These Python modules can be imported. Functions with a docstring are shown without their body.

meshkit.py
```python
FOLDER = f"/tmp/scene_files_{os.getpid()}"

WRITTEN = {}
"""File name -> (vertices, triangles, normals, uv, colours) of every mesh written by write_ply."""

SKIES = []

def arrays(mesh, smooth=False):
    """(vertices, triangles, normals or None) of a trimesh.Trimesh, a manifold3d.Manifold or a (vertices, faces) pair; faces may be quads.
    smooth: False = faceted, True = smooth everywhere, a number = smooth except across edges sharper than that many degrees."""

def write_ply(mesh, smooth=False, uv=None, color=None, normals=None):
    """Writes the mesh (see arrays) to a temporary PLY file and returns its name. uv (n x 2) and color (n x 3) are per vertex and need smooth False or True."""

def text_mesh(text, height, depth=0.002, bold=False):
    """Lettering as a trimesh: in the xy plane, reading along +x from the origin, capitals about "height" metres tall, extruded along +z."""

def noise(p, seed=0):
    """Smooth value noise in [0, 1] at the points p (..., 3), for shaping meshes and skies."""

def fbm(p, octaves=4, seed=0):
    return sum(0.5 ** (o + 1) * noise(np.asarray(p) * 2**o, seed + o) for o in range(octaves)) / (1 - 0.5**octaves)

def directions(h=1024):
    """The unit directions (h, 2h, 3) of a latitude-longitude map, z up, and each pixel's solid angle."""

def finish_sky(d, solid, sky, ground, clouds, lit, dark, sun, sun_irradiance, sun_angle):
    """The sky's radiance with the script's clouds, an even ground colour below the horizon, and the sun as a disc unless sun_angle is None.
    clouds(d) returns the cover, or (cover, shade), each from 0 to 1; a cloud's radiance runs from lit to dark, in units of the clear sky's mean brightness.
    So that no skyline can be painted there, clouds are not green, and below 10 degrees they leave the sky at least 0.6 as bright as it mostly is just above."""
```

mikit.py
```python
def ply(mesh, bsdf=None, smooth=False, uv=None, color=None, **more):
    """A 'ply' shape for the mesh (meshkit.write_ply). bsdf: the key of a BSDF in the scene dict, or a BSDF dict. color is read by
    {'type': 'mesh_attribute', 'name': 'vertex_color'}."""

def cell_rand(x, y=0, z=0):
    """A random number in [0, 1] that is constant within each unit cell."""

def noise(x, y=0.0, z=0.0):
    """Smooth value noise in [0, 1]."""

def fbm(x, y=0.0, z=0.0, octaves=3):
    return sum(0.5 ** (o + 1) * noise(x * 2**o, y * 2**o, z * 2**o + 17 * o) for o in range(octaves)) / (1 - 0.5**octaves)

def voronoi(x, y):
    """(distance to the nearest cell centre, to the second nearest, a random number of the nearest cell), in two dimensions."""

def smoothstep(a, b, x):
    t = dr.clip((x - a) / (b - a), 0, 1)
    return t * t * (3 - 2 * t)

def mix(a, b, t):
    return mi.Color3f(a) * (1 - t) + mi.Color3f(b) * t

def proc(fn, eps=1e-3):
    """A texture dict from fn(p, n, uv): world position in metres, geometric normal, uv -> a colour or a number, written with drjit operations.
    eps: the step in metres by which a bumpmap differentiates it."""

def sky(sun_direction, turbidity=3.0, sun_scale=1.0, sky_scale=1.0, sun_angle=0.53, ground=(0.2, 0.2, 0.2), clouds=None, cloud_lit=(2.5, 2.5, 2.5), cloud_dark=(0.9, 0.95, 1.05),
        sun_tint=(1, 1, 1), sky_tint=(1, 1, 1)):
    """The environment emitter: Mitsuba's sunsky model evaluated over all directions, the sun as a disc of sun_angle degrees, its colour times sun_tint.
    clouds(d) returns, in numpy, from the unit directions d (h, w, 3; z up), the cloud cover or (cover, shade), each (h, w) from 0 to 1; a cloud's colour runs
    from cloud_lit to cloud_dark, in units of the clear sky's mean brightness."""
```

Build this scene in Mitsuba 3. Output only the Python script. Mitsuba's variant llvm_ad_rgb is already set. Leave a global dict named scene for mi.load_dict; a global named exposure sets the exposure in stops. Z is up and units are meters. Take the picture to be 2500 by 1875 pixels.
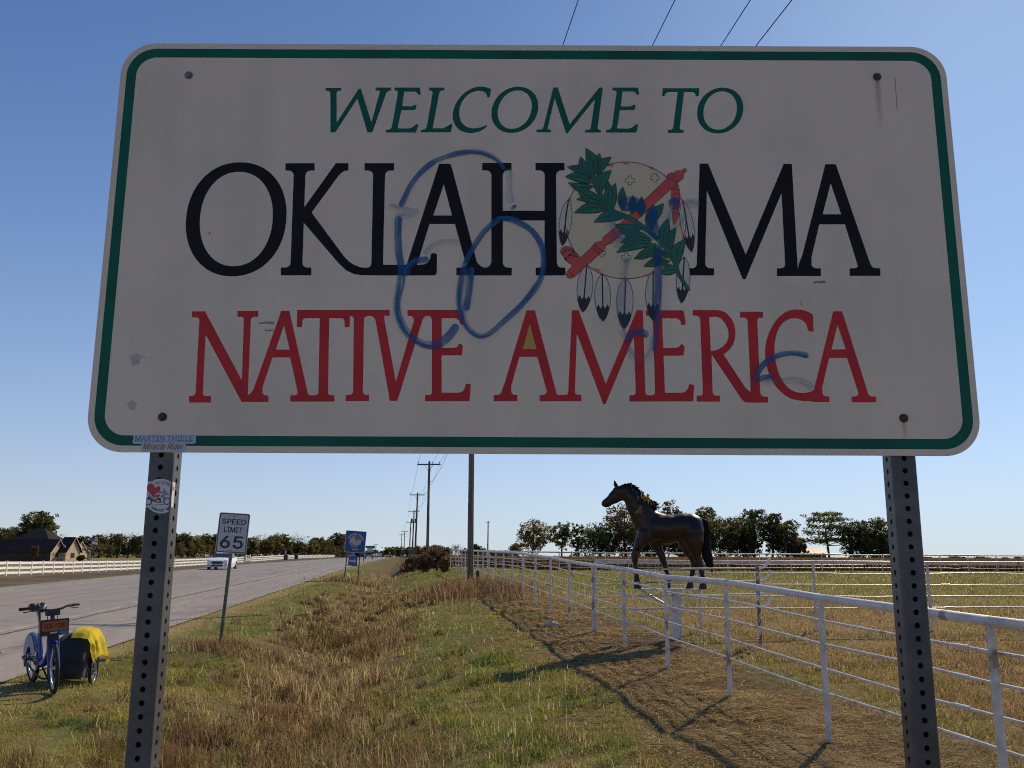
import math, random
import numpy as np, trimesh, manifold3d as m3, shapely, drjit as dr, mitsuba as mi, mikit, meshkit
from shapely.geometry import Polygon, LineString, Point, box as sbox
from shapely.ops import unary_union
from shapely import affinity
from mikit import noise, fbm, smoothstep, mix

# ---------------------------------------------------------------- camera, sky, exposure
T = mi.ScalarTransform4f
FOC, PITCH, ROLL, EYE = 2183.0, math.radians(10.95), math.radians(0.264), 1.70      # photo pixels (2500 wide), radians, metres
_u0 = np.array([0, -math.sin(PITCH), math.cos(PITCH)]); _r0 = np.array([1.0, 0, 0])
FWD = np.array([0, math.cos(PITCH), math.sin(PITCH)])
RIGHT = _r0 * math.cos(ROLL) + _u0 * math.sin(ROLL)
UP = _u0 * math.cos(ROLL) - _r0 * math.sin(ROLL)
CAM = np.array([0, 0, EYE])
scene, labels = {'type': 'scene'}, {}
scene['camera'] = {'type': 'perspective', 'fov': 2 * math.degrees(math.atan(1250 / FOC)), 'fov_axis': 'x', 'near_clip': 0.05, 'far_clip': 9000.0,
                   'to_world': T().look_at(origin=CAM.tolist(), target=(CAM + FWD).tolist(), up=UP.tolist())}
SUN_AZ, SUN_EL = math.radians(31.0), math.radians(35.5)
SUN = [math.sin(SUN_AZ) * math.cos(SUN_EL), math.cos(SUN_AZ) * math.cos(SUN_EL), math.sin(SUN_EL)]
def horizon_haze(d):
    "thin dry haze that whitens the lowest sky all the way round"
    return 0.62 * np.exp(-np.degrees(np.arcsin(np.clip(d[..., 2], 0, 1))) / 8.0)
scene['sky_light'] = mikit.sky(SUN, turbidity=2.3, ground=(0.16, 0.13, 0.08), sky_tint=(0.75, 0.90, 1.22), sky_scale=0.93, clouds=horizon_haze, cloud_lit=(3.3, 3.4, 3.2))
exposure = 1.68

# ---------------------------------------------------------------- helpers
R = np.random.default_rng(7)
def at(x, y, Y):
    "the point at depth Y that the surveyed photo position (x, y) shows"
    d = FOC * FWD + (x - 1250) * RIGHT - (y - 937.5) * UP
    return CAM + d * (Y / d[1])
def key(name):
    if name not in scene and name not in labels: return name
    n = 1
    while f'{name}_{n:03d}' in scene or f'{name}_{n:03d}' in labels: n += 1
    return f'{name}_{n:03d}'
def thing(name, label, cat, group=None, kind=None):
    k = key(name); labels[k] = {'label': label, 'category': cat}
    if group: labels[k]['group'] = group
    if kind: labels[k]['kind'] = kind
    return k
def part(parent, name, mesh, bsdf, smooth=False, label=None, color=None, kind=None):
    k = key(parent + '__' + name)
    scene[k] = mikit.ply(mesh, bsdf, smooth=smooth, color=color)
    if label or kind:
        labels[k] = {}
        if label: labels[k]['label'] = label
        if kind: labels[k]['kind'] = kind
    return k
def single(name, mesh, bsdf, label, cat, smooth=False, color=None, group=None, kind=None):
    k = thing(name, label, cat, group, kind)
    scene[k] = mikit.ply(mesh, bsdf, smooth=smooth, color=color)
    return k
def setting(name, mesh, bsdf, smooth=True, label=None):
    scene[name] = mikit.ply(mesh, bsdf, smooth=smooth); labels[name] = {'kind': 'structure'}
    if label: labels[name]['label'] = label
    return name
class MB:
    "collects pieces of one mesh"
    def __init__(s): s.v, s.f, s.n = [], [], 0
    def add(s, v, f):
        v = np.asarray(v, float); f = np.asarray(f, int)
        if f.shape[1] == 4: f = np.vstack([f[:, [0, 1, 2]], f[:, [0, 2, 3]]])
        s.v.append(v); s.f.append(f + s.n); s.n += len(v); return s
    def mesh(s, m, M=None):
        v = np.asarray(m.vertices)
        if M is not None: v = v @ np.asarray(M)[:3, :3].T + np.asarray(M)[:3, 3]
        return s.add(v, m.faces)
    def box(s, c, size, rz=0.0, axes=None):
        h = np.array([[x, y, z] for x in (-1, 1) for y in (-1, 1) for z in (-1, 1)]) * np.asarray(size) / 2
        if axes is not None: h = h @ np.asarray(axes)
        elif rz: h = h @ np.array([[math.cos(rz), math.sin(rz), 0], [-math.sin(rz), math.cos(rz), 0], [0, 0, 1]])
        return s.add(h + np.asarray(c), [[0, 1, 3, 2], [4, 6, 7, 5], [0, 4, 5, 1], [2, 3, 7, 6], [0, 2, 6, 4], [1, 5, 7, 3]])
    def tube(s, pts, r, n=10, caps=True):
        pts = np.asarray(pts, float); m = len(pts)
        r = np.broadcast_to(np.asarray(r, float), (m,))
        t = np.gradient(pts, axis=0); t /= np.linalg.norm(t, axis=1, keepdims=True) + 1e-12
        a = np.array([0, 0, 1.0]) if abs(t[0, 2]) < 0.9 else np.array([1.0, 0, 0])
        vs = []
        for i in range(m):
            a = a - t[i] * (a @ t[i]); a /= np.linalg.norm(a) + 1e-12
            b = np.cross(t[i], a)
            ang = np.arange(n) * 2 * np.pi / n
            vs.append(pts[i] + r[i] * (np.cos(ang)[:, None] * a + np.sin(ang)[:, None] * b))
        v = np.vstack(vs); f = []
        k = np.arange(n); k2 = (k + 1) % n
        for i in range(m - 1):
            f.append(np.stack([i * n + k, i * n + k2, (i + 1) * n + k2, (i + 1) * n + k], 1))
        s.add(v, np.vstack(f))
        if caps:
            for i, o in ((0, 1), (m - 1, 0)):
                vv = np.vstack([v[i * n:(i + 1) * n], pts[i]])
                ff = np.stack([k2, k, k * 0 + n], 1) if o else np.stack([k, k2, k * 0 + n], 1)
                s.add(vv, ff)
        return s
    def prism(s, poly, z0, z1, M=None):
        "shapely polygon in local xy, from z0 to z1"
        for g in getattr(poly, 'geoms', [poly]):
            if g.is_empty or g.area <= 0: continue
            m = trimesh.creation.extrude_polygon(g, z1 - z0, engine='earcut')
            v = np.array(m.vertices); v[:, 2] += z0
            if M is not None: v = v @ np.asarray(M)[:3, :3].T + np.asarray(M)[:3, 3]
            s.add(v, m.faces)
        return s
    def get(s): return trimesh.Trimesh(np.vstack(s.v), np.vstack(s.f), process=False)
def frame(o, x, y, z):
    M = np.eye(4); M[:3, 0], M[:3, 1], M[:3, 2], M[:3, 3] = x, y, z, o; return M
def flat(poly, Y0, d, keep=0.15):
    "a flat piece on the sign face: polygon in photo pixels rectified onto the plane Y = Y0, d thick towards the front"
    mb = MB()
    for g in getattr(poly, 'geoms', [poly]):
        if g.geom_type != 'Polygon' or g.area < 1: continue
        g = g.simplify(keep)
        m = trimesh.creation.extrude_polygon(g, 1.0, engine='earcut')
        v = np.array(m.vertices)
        w = np.array([at(x, y, Y0) for x, y, _ in v])
        w[:, 1] = Y0 - v[:, 2] * d
        mb.add(w, m.faces)
    return mb.get()
def smooth_curve(pts, n=8):
    "Catmull-Rom through the points"
    p = np.asarray(pts, float); p = np.vstack([2 * p[0] - p[1], p, 2 * p[-1] - p[-2]]); out = []
    for i in range(1, len(p) - 2):
        for t in np.linspace(0, 1, n, endpoint=False):
            out.append(0.5 * ((2 * p[i]) + (p[i + 1] - p[i - 1]) * t + (2 * p[i - 1] - 5 * p[i] + 4 * p[i + 1] - p[i + 2]) * t * t + (3 * p[i] - p[i - 1] - 3 * p[i + 1] + p[i + 2]) * t ** 3))
    out.append(p[-2]); return np.array(out)

# ---------------------------------------------------------------- materials
def mat(name, color, rough=0.6, metallic=0.0, spec=0.5, two=True, **kw):
    c = color if isinstance(color, dict) else {'type': 'rgb', 'value': list(color)}
    r = rough if isinstance(rough, dict) else float(rough)
    b = {'type': 'principled', 'base_color': c, 'roughness': r, 'metallic': metallic, 'specular': spec, **kw}
    scene[name] = {'type': 'twosided', 'bsdf': b} if two else b
    return name
def tinted(a, b, scale, lo=0.3, hi=0.7, octaves=3):
    "a colour that wanders between a and b over lengths of about scale metres"
    def fn(p, n, uv):
        return mix(a, b, smoothstep(lo, hi, fbm(p.x / scale, p.y / scale, p.z / scale, octaves)))
    return mikit.proc(fn)
def sign_white(p, n, uv):
    streak = fbm(p.x * 14, p.y * 3, p.z * 1.3, 3)
    blotch = fbm(p.x * 5 + 9, p.y, p.z * 5, 4)
    speck = smoothstep(0.76, 0.84, noise(p.x * 210, p.y * 210, p.z * 210))
    c = mix((0.80, 0.645, 0.485), (0.70, 0.565, 0.425), smoothstep(0.35, 0.75, 0.5 * streak + 0.5 * blotch))
    # rust runs below the two bolts on the right
    d1 = dr.exp(-dr.square((p.x - RUST[0][0]) / 0.006)) * smoothstep(0.16, 0.0, RUST[0][1] - p.z) * smoothstep(-0.004, 0.004, RUST[0][1] - p.z)
    d2 = dr.exp(-dr.square((p.x - RUST[1][0]) / 0.004)) * smoothstep(0.06, 0.0, RUST[1][1] - p.z) * smoothstep(-0.004, 0.004, RUST[1][1] - p.z)
    c = mix(c, (0.25, 0.16, 0.09), dr.clip(0.6 * (d1 + d2), 0, 0.8))
    return mix(c, (0.2, 0.19, 0.18), speck * 0.06)
RUST = [(float(at(2141, 187, 1.815)[0]), float(at(2141, 187, 1.815)[2])), (float(at(2206, 1021, 1.815)[0]), float(at(2206, 1021, 1.815)[2]))]
mat('sign_white_face', mikit.proc(sign_white), 0.38, spec=0.4)
mat('sign_green', tinted((0.008, 0.135, 0.085), (0.012, 0.105, 0.07), 0.08), 0.5, spec=0.15)
mat('letter_green', tinted((0.01, 0.125, 0.09), (0.014, 0.105, 0.075), 0.08), 0.5, spec=0.15)
mat('letter_black', tinted((0.012, 0.008, 0.011), (0.018, 0.011, 0.012), 0.08), 0.5, spec=0.15)
mat('letter_red', tinted((0.64, 0.042, 0.046), (0.52, 0.038, 0.042), 0.08), 0.5, spec=0.15)
mat('emblem_yellow', (0.58, 0.33, 0.05), 0.45)
mat('emblem_cream', (0.66, 0.535, 0.345), 0.45)
mat('emblem_red', tinted((0.66, 0.075, 0.048), (0.56, 0.066, 0.045), 0.05), 0.45)
mat('emblem_leaf', tinted((0.01, 0.16, 0.075), (0.01, 0.12, 0.06), 0.02), 0.45)
mat('feather_white', (0.60, 0.52, 0.42), 0.5)
mat('ink', (0.015, 0.012, 0.014), 0.5)
mat('galvanised', tinted((0.115, 0.112, 0.112), (0.075, 0.075, 0.078), 0.05), 0.42, metallic=0.35)
mat('rusty_bolt', tinted((0.07, 0.035, 0.02), (0.12, 0.06, 0.035), 0.006), 0.8)
mat('zinc_bolt', (0.2, 0.2, 0.21), 0.5, metallic=0.7)
mat('sticker_white', (0.62, 0.62, 0.64), 0.4)
mat('sticker_blue', (0.12, 0.22, 0.36), 0.4)
mat('sticker_pale', (0.44, 0.50, 0.53), 0.4)
mat('sticker_red', (0.5, 0.04, 0.04), 0.4)
mat('sticker_rust', (0.34, 0.11, 0.06), 0.4)
mat('scuff_grey', (0.27, 0.22, 0.18), 0.6)
mat('residue', (0.52, 0.44, 0.36), 0.6)
mat('sticker_dark', (0.03, 0.04, 0.06), 0.4)
mat('sticker_grey', (0.25, 0.3, 0.33), 0.4)
def streaks(lo, hi, top):
    def fn(p, n, uv):
        a = fbm(uv.x * 9, uv.y * 1.1, 0.3, 3)
        edge = smoothstep(0.0, 0.16, uv.x) * smoothstep(1.0, 0.84, uv.x)
        grain = noise(uv.x * 60, uv.y * 40, 2.0)
        return dr.clip(top * smoothstep(lo, hi, a * 0.75 + grain * 0.25) * (0.25 + 0.75 * edge), 0, 1)
    return mikit.proc(fn)
def paint(name, color, lo, hi, top):
    scene[name] = {'type': 'mask', 'opacity': streaks(lo, hi, top), 'bsdf': {'type': 'twosided', 'bsdf': {'type': 'diffuse', 'reflectance': {'type': 'rgb', 'value': list(color)}}}}
paint('spray_blue', (0.035, 0.135, 0.33), 0.26, 0.58, 0.97)
paint('spray_haze', (0.03, 0.115, 0.30), 0.18, 0.66, 0.88)
paint('spray_pale', (0.08, 0.21, 0.38), 0.36, 0.72, 0.55)
def pipe_paint(p, n, uv):
    c = mix((0.66, 0.61, 0.56), (0.50, 0.46, 0.425), smoothstep(0.3, 0.75, fbm(p.x / 0.12, p.y / 0.12, p.z / 0.12, 3)))
    rust = smoothstep(0.64, 0.74, fbm(p.x * 9 + 3, p.y * 9, p.z * 4, 4))
    return mix(c, (0.20, 0.11, 0.065), rust * 0.75)
mat('white_pipe', mikit.proc(pipe_paint), 0.42)
mat('worn_pipe', tinted((0.55, 0.57, 0.62), (0.16, 0.11, 0.09), 0.10, 0.42, 0.58), 0.5)
mat('vinyl_white', (0.85, 0.85, 0.85), 0.4)
mat('pole_wood', mikit.proc(lambda p, n, uv: mix((0.24, 0.165, 0.115), (0.11, 0.08, 0.06), smoothstep(0.3, 0.7, fbm(p.x * 40, p.y * 40, p.z * 0.8, 3)))), 0.9)
mat('steel_dark', (0.05, 0.05, 0.055), 0.5, metallic=0.3)
mat('porcelain', (0.35, 0.37, 0.38), 0.25)
mat('wire', (0.03, 0.03, 0.035), 0.6)
mat('rubber', (0.018, 0.018, 0.019), 0.75)
mat('chrome', (0.62, 0.63, 0.65), 0.22, metallic=1.0)
mat('bike_blue', (0.012, 0.035, 0.26), 0.3, clearcoat=0.6)
mat('bike_guard', (0.13, 0.2, 0.33), 0.4)
mat('black_plastic', (0.02, 0.02, 0.022), 0.45)
mat('plate_orange', (0.34, 0.095, 0.03), 0.5)
mat('plate_blue', (0.02, 0.22, 0.42), 0.4)
mat('canvas_black', tinted((0.018, 0.018, 0.02), (0.03, 0.03, 0.032), 0.1), 0.85)
scene['yellow_cloth'] = {'type': 'principledthin', 'base_color': {'type': 'rgb', 'value': [0.78, 0.63, 0.07]}, 'roughness': 0.55, 'diff_trans': 0.5}
def bronze(p, n, uv):
    return mix((0.017, 0.009, 0.0075), (0.028, 0.0135, 0.010), smoothstep(0.3, 0.7, fbm(p.x * 6, p.y * 6, p.z * 6, 3)))
mat('horse_coat', mikit.proc(bronze), 0.37, spec=0.36)
mat('horse_dark', (0.012, 0.009, 0.009), 0.75, spec=0.1)
mat('hoof', (0.02, 0.016, 0.015), 0.5)
mat('sock_white', (0.55, 0.55, 0.55), 0.6)
mat('flower_yellow', (0.50, 0.34, 0.03), 0.8, spec=0.1)
mat('flower_brown', (0.2, 0.15, 0.04), 0.8)
mat('sign_blue', (0.012, 0.06, 0.235), 0.4)
mat('sign_blue_light', (0.01, 0.09, 0.32), 0.4)
mat('sign_text_white', (0.5, 0.52, 0.55), 0.4)
mat('sign_grey', (0.47, 0.46, 0.47), 0.4)
mat('seal_grey', (0.42, 0.41, 0.42), 0.5)
mat('seal_brown', (0.3, 0.15, 0.09), 0.5)
mat('sign_road_green', (0.01, 0.17, 0.10), 0.4)
mat('sign_orange', (0.65, 0.22, 0.03), 0.4)
mat('car_white', (0.72, 0.73, 0.74), 0.25, clearcoat=1.0)
mat('car_dark', (0.02, 0.018, 0.02), 0.3, clearcoat=1.0)
mat('car_glass', (0.03, 0.04, 0.05), 0.08, spec=0.8)
mat('lamp_clear', (0.7, 0.72, 0.75), 0.15)
mat('lamp_red', (0.35, 0.02, 0.02), 0.25)
mat('shingle', tinted((0.03, 0.027, 0.027), (0.045, 0.04, 0.038), 0.5), 0.95, spec=0.05)
mat('tan_stone', tinted((0.50, 0.40, 0.27), (0.38, 0.29, 0.19), 0.4), 0.85)
mat('dark_brick', tinted((0.075, 0.045, 0.038), (0.05, 0.032, 0.028), 0.4), 0.9)
mat('window_dark', (0.015, 0.016, 0.02), 0.3, spec=0.25)
mat('trim_tan', (0.45, 0.38, 0.29), 0.7)
mat('barn_roof', (0.52, 0.36, 0.30), 0.6)
mat('barn_wall', (0.16, 0.14, 0.13), 0.8)
mat('shed_grey', (0.42, 0.44, 0.48), 0.7)
mat('shed_blue', (0.30, 0.40, 0.48), 0.6)
mat('flag_red', (0.50, 0.06, 0.07), 0.8)
mat('flag_white', (0.75, 0.75, 0.78), 0.8)
mat('flag_blue', (0.05, 0.06, 0.2), 0.8)
mat('bark', tinted((0.06, 0.045, 0.035), (0.11, 0.085, 0.065), 0.3), 0.95)
mat('twig', (0.16, 0.12, 0.11), 0.95)
mat('stone', tinted((0.42, 0.40, 0.36), (0.3, 0.28, 0.25), 0.1), 0.9)
VC = {'type': 'mesh_attribute', 'name': 'vertex_color'}
scene['leaf'] = {'type': 'principledthin', 'base_color': VC, 'roughness': 0.75, 'diff_trans': 1.0, 'spec_trans': 0.0}
scene['blade'] = {'type': 'principledthin', 'base_color': VC, 'roughness': 0.7, 'diff_trans': 0.9, 'spec_trans': 0.0}
scene['crop_mass'] = {'type': 'twosided', 'bsdf': {'type': 'diffuse', 'reflectance': VC}}

# ---------------------------------------------------------------- the lie of the land
# w = metres to the right of the near pavement edge, which runs X = -5.4 - 0.117 Y
def edge_x(Y): return -5.4 - 0.117 * np.asarray(Y, float)
_PY, _PZ = [-200, 10, 80, 110, 230, 400, 3000], [-0.1, 0.0, 0.56, 0.8, 1.1, 1.3, 1.45]
_RY, _RZ = [-200, 9, 16, 24, 31, 45, 58, 100, 260, 600, 3000], [-0.1, 0.0, 0.15, 0.34, 0.50, 0.68, 0.80, 1.0, 1.3, 1.45, 1.5]
_QY, _QZ = [-200, 9, 18.5, 30, 70, 150, 260, 600, 3000], [-0.1, 0.03, 0.27, 0.38, 0.60, 0.88, 1.2, 1.45, 1.5]
_LY, _LZ = [-200, 30, 71, 107, 181, 244, 417, 800, 3000], [0.1, 0.1, 0.07, 0.0, 0.4, 0.87, 1.2, 1.4, 1.45]
_FW = np.array([0, 0.5, 1.5, 2.4, 3.2, 4.0, 4.8, 6.0, 7.5, 9.5])
_FD = np.array([-0.02, -0.04, -0.11, -0.20, -0.44, -0.64, -0.52, -0.26, -0.11, 0.0])
def height(X, Y, rough=True):
    X, Y = np.broadcast_arrays(np.asarray(X, float), np.asarray(Y, float))
    w = X - edge_x(Y)
    P, Rz, Q, L = np.interp(Y, _PY, _PZ), np.interp(Y, _RY, _RZ), np.interp(Y, _QY, _QZ), np.interp(Y, _LY, _LZ)
    fade = np.clip((330 - Y) / 250, 0.0, 1)
    ditch = np.interp(w, _FW, _FD) * (0.35 + 0.65 * fade)
    t = np.clip(w / 9.5, 0, 1); t = t * t * (3 - 2 * t)
    near = P * (1 - t) + Rz * t + ditch
    t2 = np.clip((w - 9.5) / 8, 0, 1); t2 = t2 * t2 * (3 - 2 * t2)
    z = near * (1 - t2) + Q * t2
    a = np.clip((-13.1 - w) / 6.0, 0, 1); a = a * a * (3 - 2 * a)
    z = np.where(w < 0, P - 0.02 - 0.0025 * np.abs(np.clip(w, -13.1, 0) + 7.0), z)
    z = np.where(w < -13.1, (P - 0.035) * (1 - a) + L * a, z)
    if rough:
        q = np.stack([X, Y, np.zeros_like(X)], -1)
        amp = np.where(w > 0, np.clip(w / 1.2, 0, 1), np.where(w < -13.1, np.clip((-13.1 - w) / 3, 0, 1), 0))
        lump = (meshkit.fbm(q * 0.9, 3, 3) - 0.5) * 0.16 + (meshkit.fbm(q * 3.1, 3, 5) - 0.5) * 0.07
        z = z + amp * lump * (0.6 + 1.5 * np.exp(-((w - 3.9) / 1.6) ** 2)) * np.clip(60 / np.maximum(Y, 20), 0.3, 1)
    return z
def ground(X, Y): return float(height(np.array([X]), np.array([Y]))[0])

# ---------------------------------------------------------------- ground and road
def soil_color(p, n, uv):
    w = p.x + 5.4 + 0.117 * p.y
    big = fbm(p.x * 0.55, p.y * 0.4, 1.0, 3); mid = fbm(p.x * 2.3, p.y * 1.7, 5.0, 3); fine = fbm(p.x * 17, p.y * 12, 3.0, 3)
    green, olive, straw, brown, dirt = (0.095, 0.122, 0.032), (0.155, 0.15, 0.05), (0.27, 0.20, 0.09), (0.125, 0.08, 0.042), (0.082, 0.046, 0.029)
    c = mix(olive, green, smoothstep(0.40, 0.60, big))
    c = mix(c, brown, smoothstep(0.45, 0.64, mid) * 0.7)
    c = mix(c, straw, smoothstep(1.0, 0.2, dr.abs(w)) * 0.75)
    c = mix(c, brown, smoothstep(2.0, 3.0, w) * smoothstep(6.2, 5.2, w) * 0.75)
    strip = smoothstep(7.7, 8.5, w) * smoothstep(11.0, 10.0, w) * smoothstep(32, 22, p.y)
    c = mix(c, mix(dirt, (0.20, 0.145, 0.07), smoothstep(0.50, 0.70, mid) * smoothstep(19.0, 12.0, p.y)), strip * 0.85)
    past = smoothstep(10.4, 12.0, w)
    c = mix(c, mix(mix((0.20, 0.125, 0.045), (0.24, 0.16, 0.06), big), olive, smoothstep(20, 34, p.y + 9 * (big - 0.5)) * 0.85), past * 0.85)
    left = smoothstep(-13.4, -14.5, w)
    c = mix(c, mix(mix((0.14, 0.10, 0.06), (0.085, 0.068, 0.055), smoothstep(0.35, 0.55, big)), mix(olive, (0.20, 0.15, 0.07), big), smoothstep(-24, -27, w)), left)
    return c * (0.62 + 0.76 * fine)
mat('soil', mikit.proc(soil_color), 0.95, spec=0.1)
def asphalt(base, warm):
    def fn(p, n, uv):
        w = p.x + 5.4 + 0.117 * p.y
        tracks = dr.exp(-dr.square((w + 4.6) / 0.35)) + dr.exp(-dr.square((w + 6.3) / 0.35)) + dr.exp(-dr.square((w + 8.6) / 0.35)) + dr.exp(-dr.square((w + 10.2) / 0.35))
        g = fbm(p.x * 1.1, p.y * 0.35, 0.0, 4); s = noise(p.x * 70, p.y * 35, 0.5); stain = smoothstep(0.62, 0.75, fbm(p.x * 0.9 + 4, p.y * 0.7, 2.0, 3))
        c = mix(base, warm, g)
        c = c * (0.86 + 0.28 * s) * (1 - 0.07 * tracks) * (1 - 0.16 * stain)
        return c
    return mikit.proc(fn)
mat('asphalt', asphalt((0.22, 0.207, 0.193), (0.275, 0.25, 0.222)), 0.85, spec=0.25)
mat('shoulder_asphalt', asphalt((0.245, 0.225, 0.20), (0.30, 0.27, 0.235)), 0.88, spec=0.2)
mat('seam_dark', (0.06, 0.055, 0.05), 0.9)
mat('worn_white_line', tinted((0.36, 0.35, 0.325), (0.25, 0.235, 0.215), 0.5), 0.8)
mat('worn_yellow_line', tinted((0.36, 0.245, 0.13), (0.27, 0.215, 0.165), 0.6), 0.8)

YL = np.concatenate([np.arange(-14, 5.5, 1.5), np.arange(5.5, 24, 0.22), np.arange(24, 60, 0.6), 60 * 1.045 ** np.arange(0, 92)])
WL = np.concatenate([-40 - 1.32 ** np.arange(1, 20)[::-1], np.arange(-40, -14, 2.0), np.arange(-14, -12, 0.25), np.arange(-12, -0.5, 1.0), np.arange(-0.5, 13, 0.16), np.arange(13, 40, 0.6), 40 + 1.32 ** np.arange(1, 20)])
def w_to_x(wl, Y):
    g = np.where(np.abs(wl) > 40, np.sign(wl) * (40 + (np.abs(wl) - 40) * (1 + np.maximum(Y, 0) / 55)), wl)
    return edge_x(Y) + g
def grid_mesh(X, Y, Z):
    n, m = X.shape
    i = (np.arange(n - 1)[:, None] * m + np.arange(m - 1)[None]).ravel()
    return np.stack([X, Y, Z], -1).reshape(-1, 3), np.stack([i, i + 1, i + m + 1, i + m], 1)
def sheet(w0, w1, nw, ylist, lift, wob=0.0):
    ws = np.linspace(w0, w1, nw)
    Yg, Wg = np.meshgrid(ylist, ws, indexing='ij')
    if wob: Wg = Wg + wob * (meshkit.fbm(np.stack([Yg * 0.9, Yg * 0, Wg * 0], -1), 3, 2) - 0.5) + wob * 0.6 * (meshkit.noise(np.stack([Yg * 5, Yg * 0, Wg * 3], -1), 9) - 0.5)
    Xg = edge_x(Yg) + Wg
    v, f = grid_mesh(Xg, Yg, height(Xg, Yg, False) + lift)
    return MB().add(v, f).get()
Yg, Wg = np.meshgrid(YL, WL, indexing='ij')
Xg = w_to_x(Wg, Yg); Zg = height(Xg, Yg)
ww = Xg - edge_x(Yg)
Zg = Zg - 0.07 * np.clip((-ww - 0.02) / 0.15, 0, 1) * np.clip((13.05 + ww) / 0.15, 0, 1)
setting('ground', MB().add(*grid_mesh(Xg, Yg, Zg)).get(), 'soil')
YR = YL[(YL > -14) & (YL < 700)]
setting('highway', sheet(-13.1, -3.0, 9, YR, 0.004), 'asphalt', label='pale grey two-lane asphalt highway')
setting('road_shoulder', sheet(-3.0, 0.0, 4, YR, 0.006), 'shoulder_asphalt', label='wide paved shoulder beside the highway')
part('road_shoulder', 'seam', sheet(-3.06, -2.97, 2, np.arange(0, 160, 0.35), 0.011, 0.10), 'seam_dark')
part('road_shoulder', 'crack', sheet(-1.75, -1.735, 2, np.arange(8, 60, 0.3), 0.011, 0.5), 'seam_dark')
part('highway', 'edge_line', sheet(-3.42, -3.28, 2, YR[YR < 300], 0.009), 'worn_white_line')
part('highway', 'edge_line', sheet(-11.1, -10.96, 2, YR[YR < 300], 0.009), 'worn_white_line')
part('highway', 'centre_line', sheet(-7.5, -7.39, 2, YR[YR < 400], 0.009), 'worn_yellow_line')
part('highway', 'centre_line', sheet(-7.21, -7.10, 2, YR[YR < 400], 0.009), 'worn_yellow_line')

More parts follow.
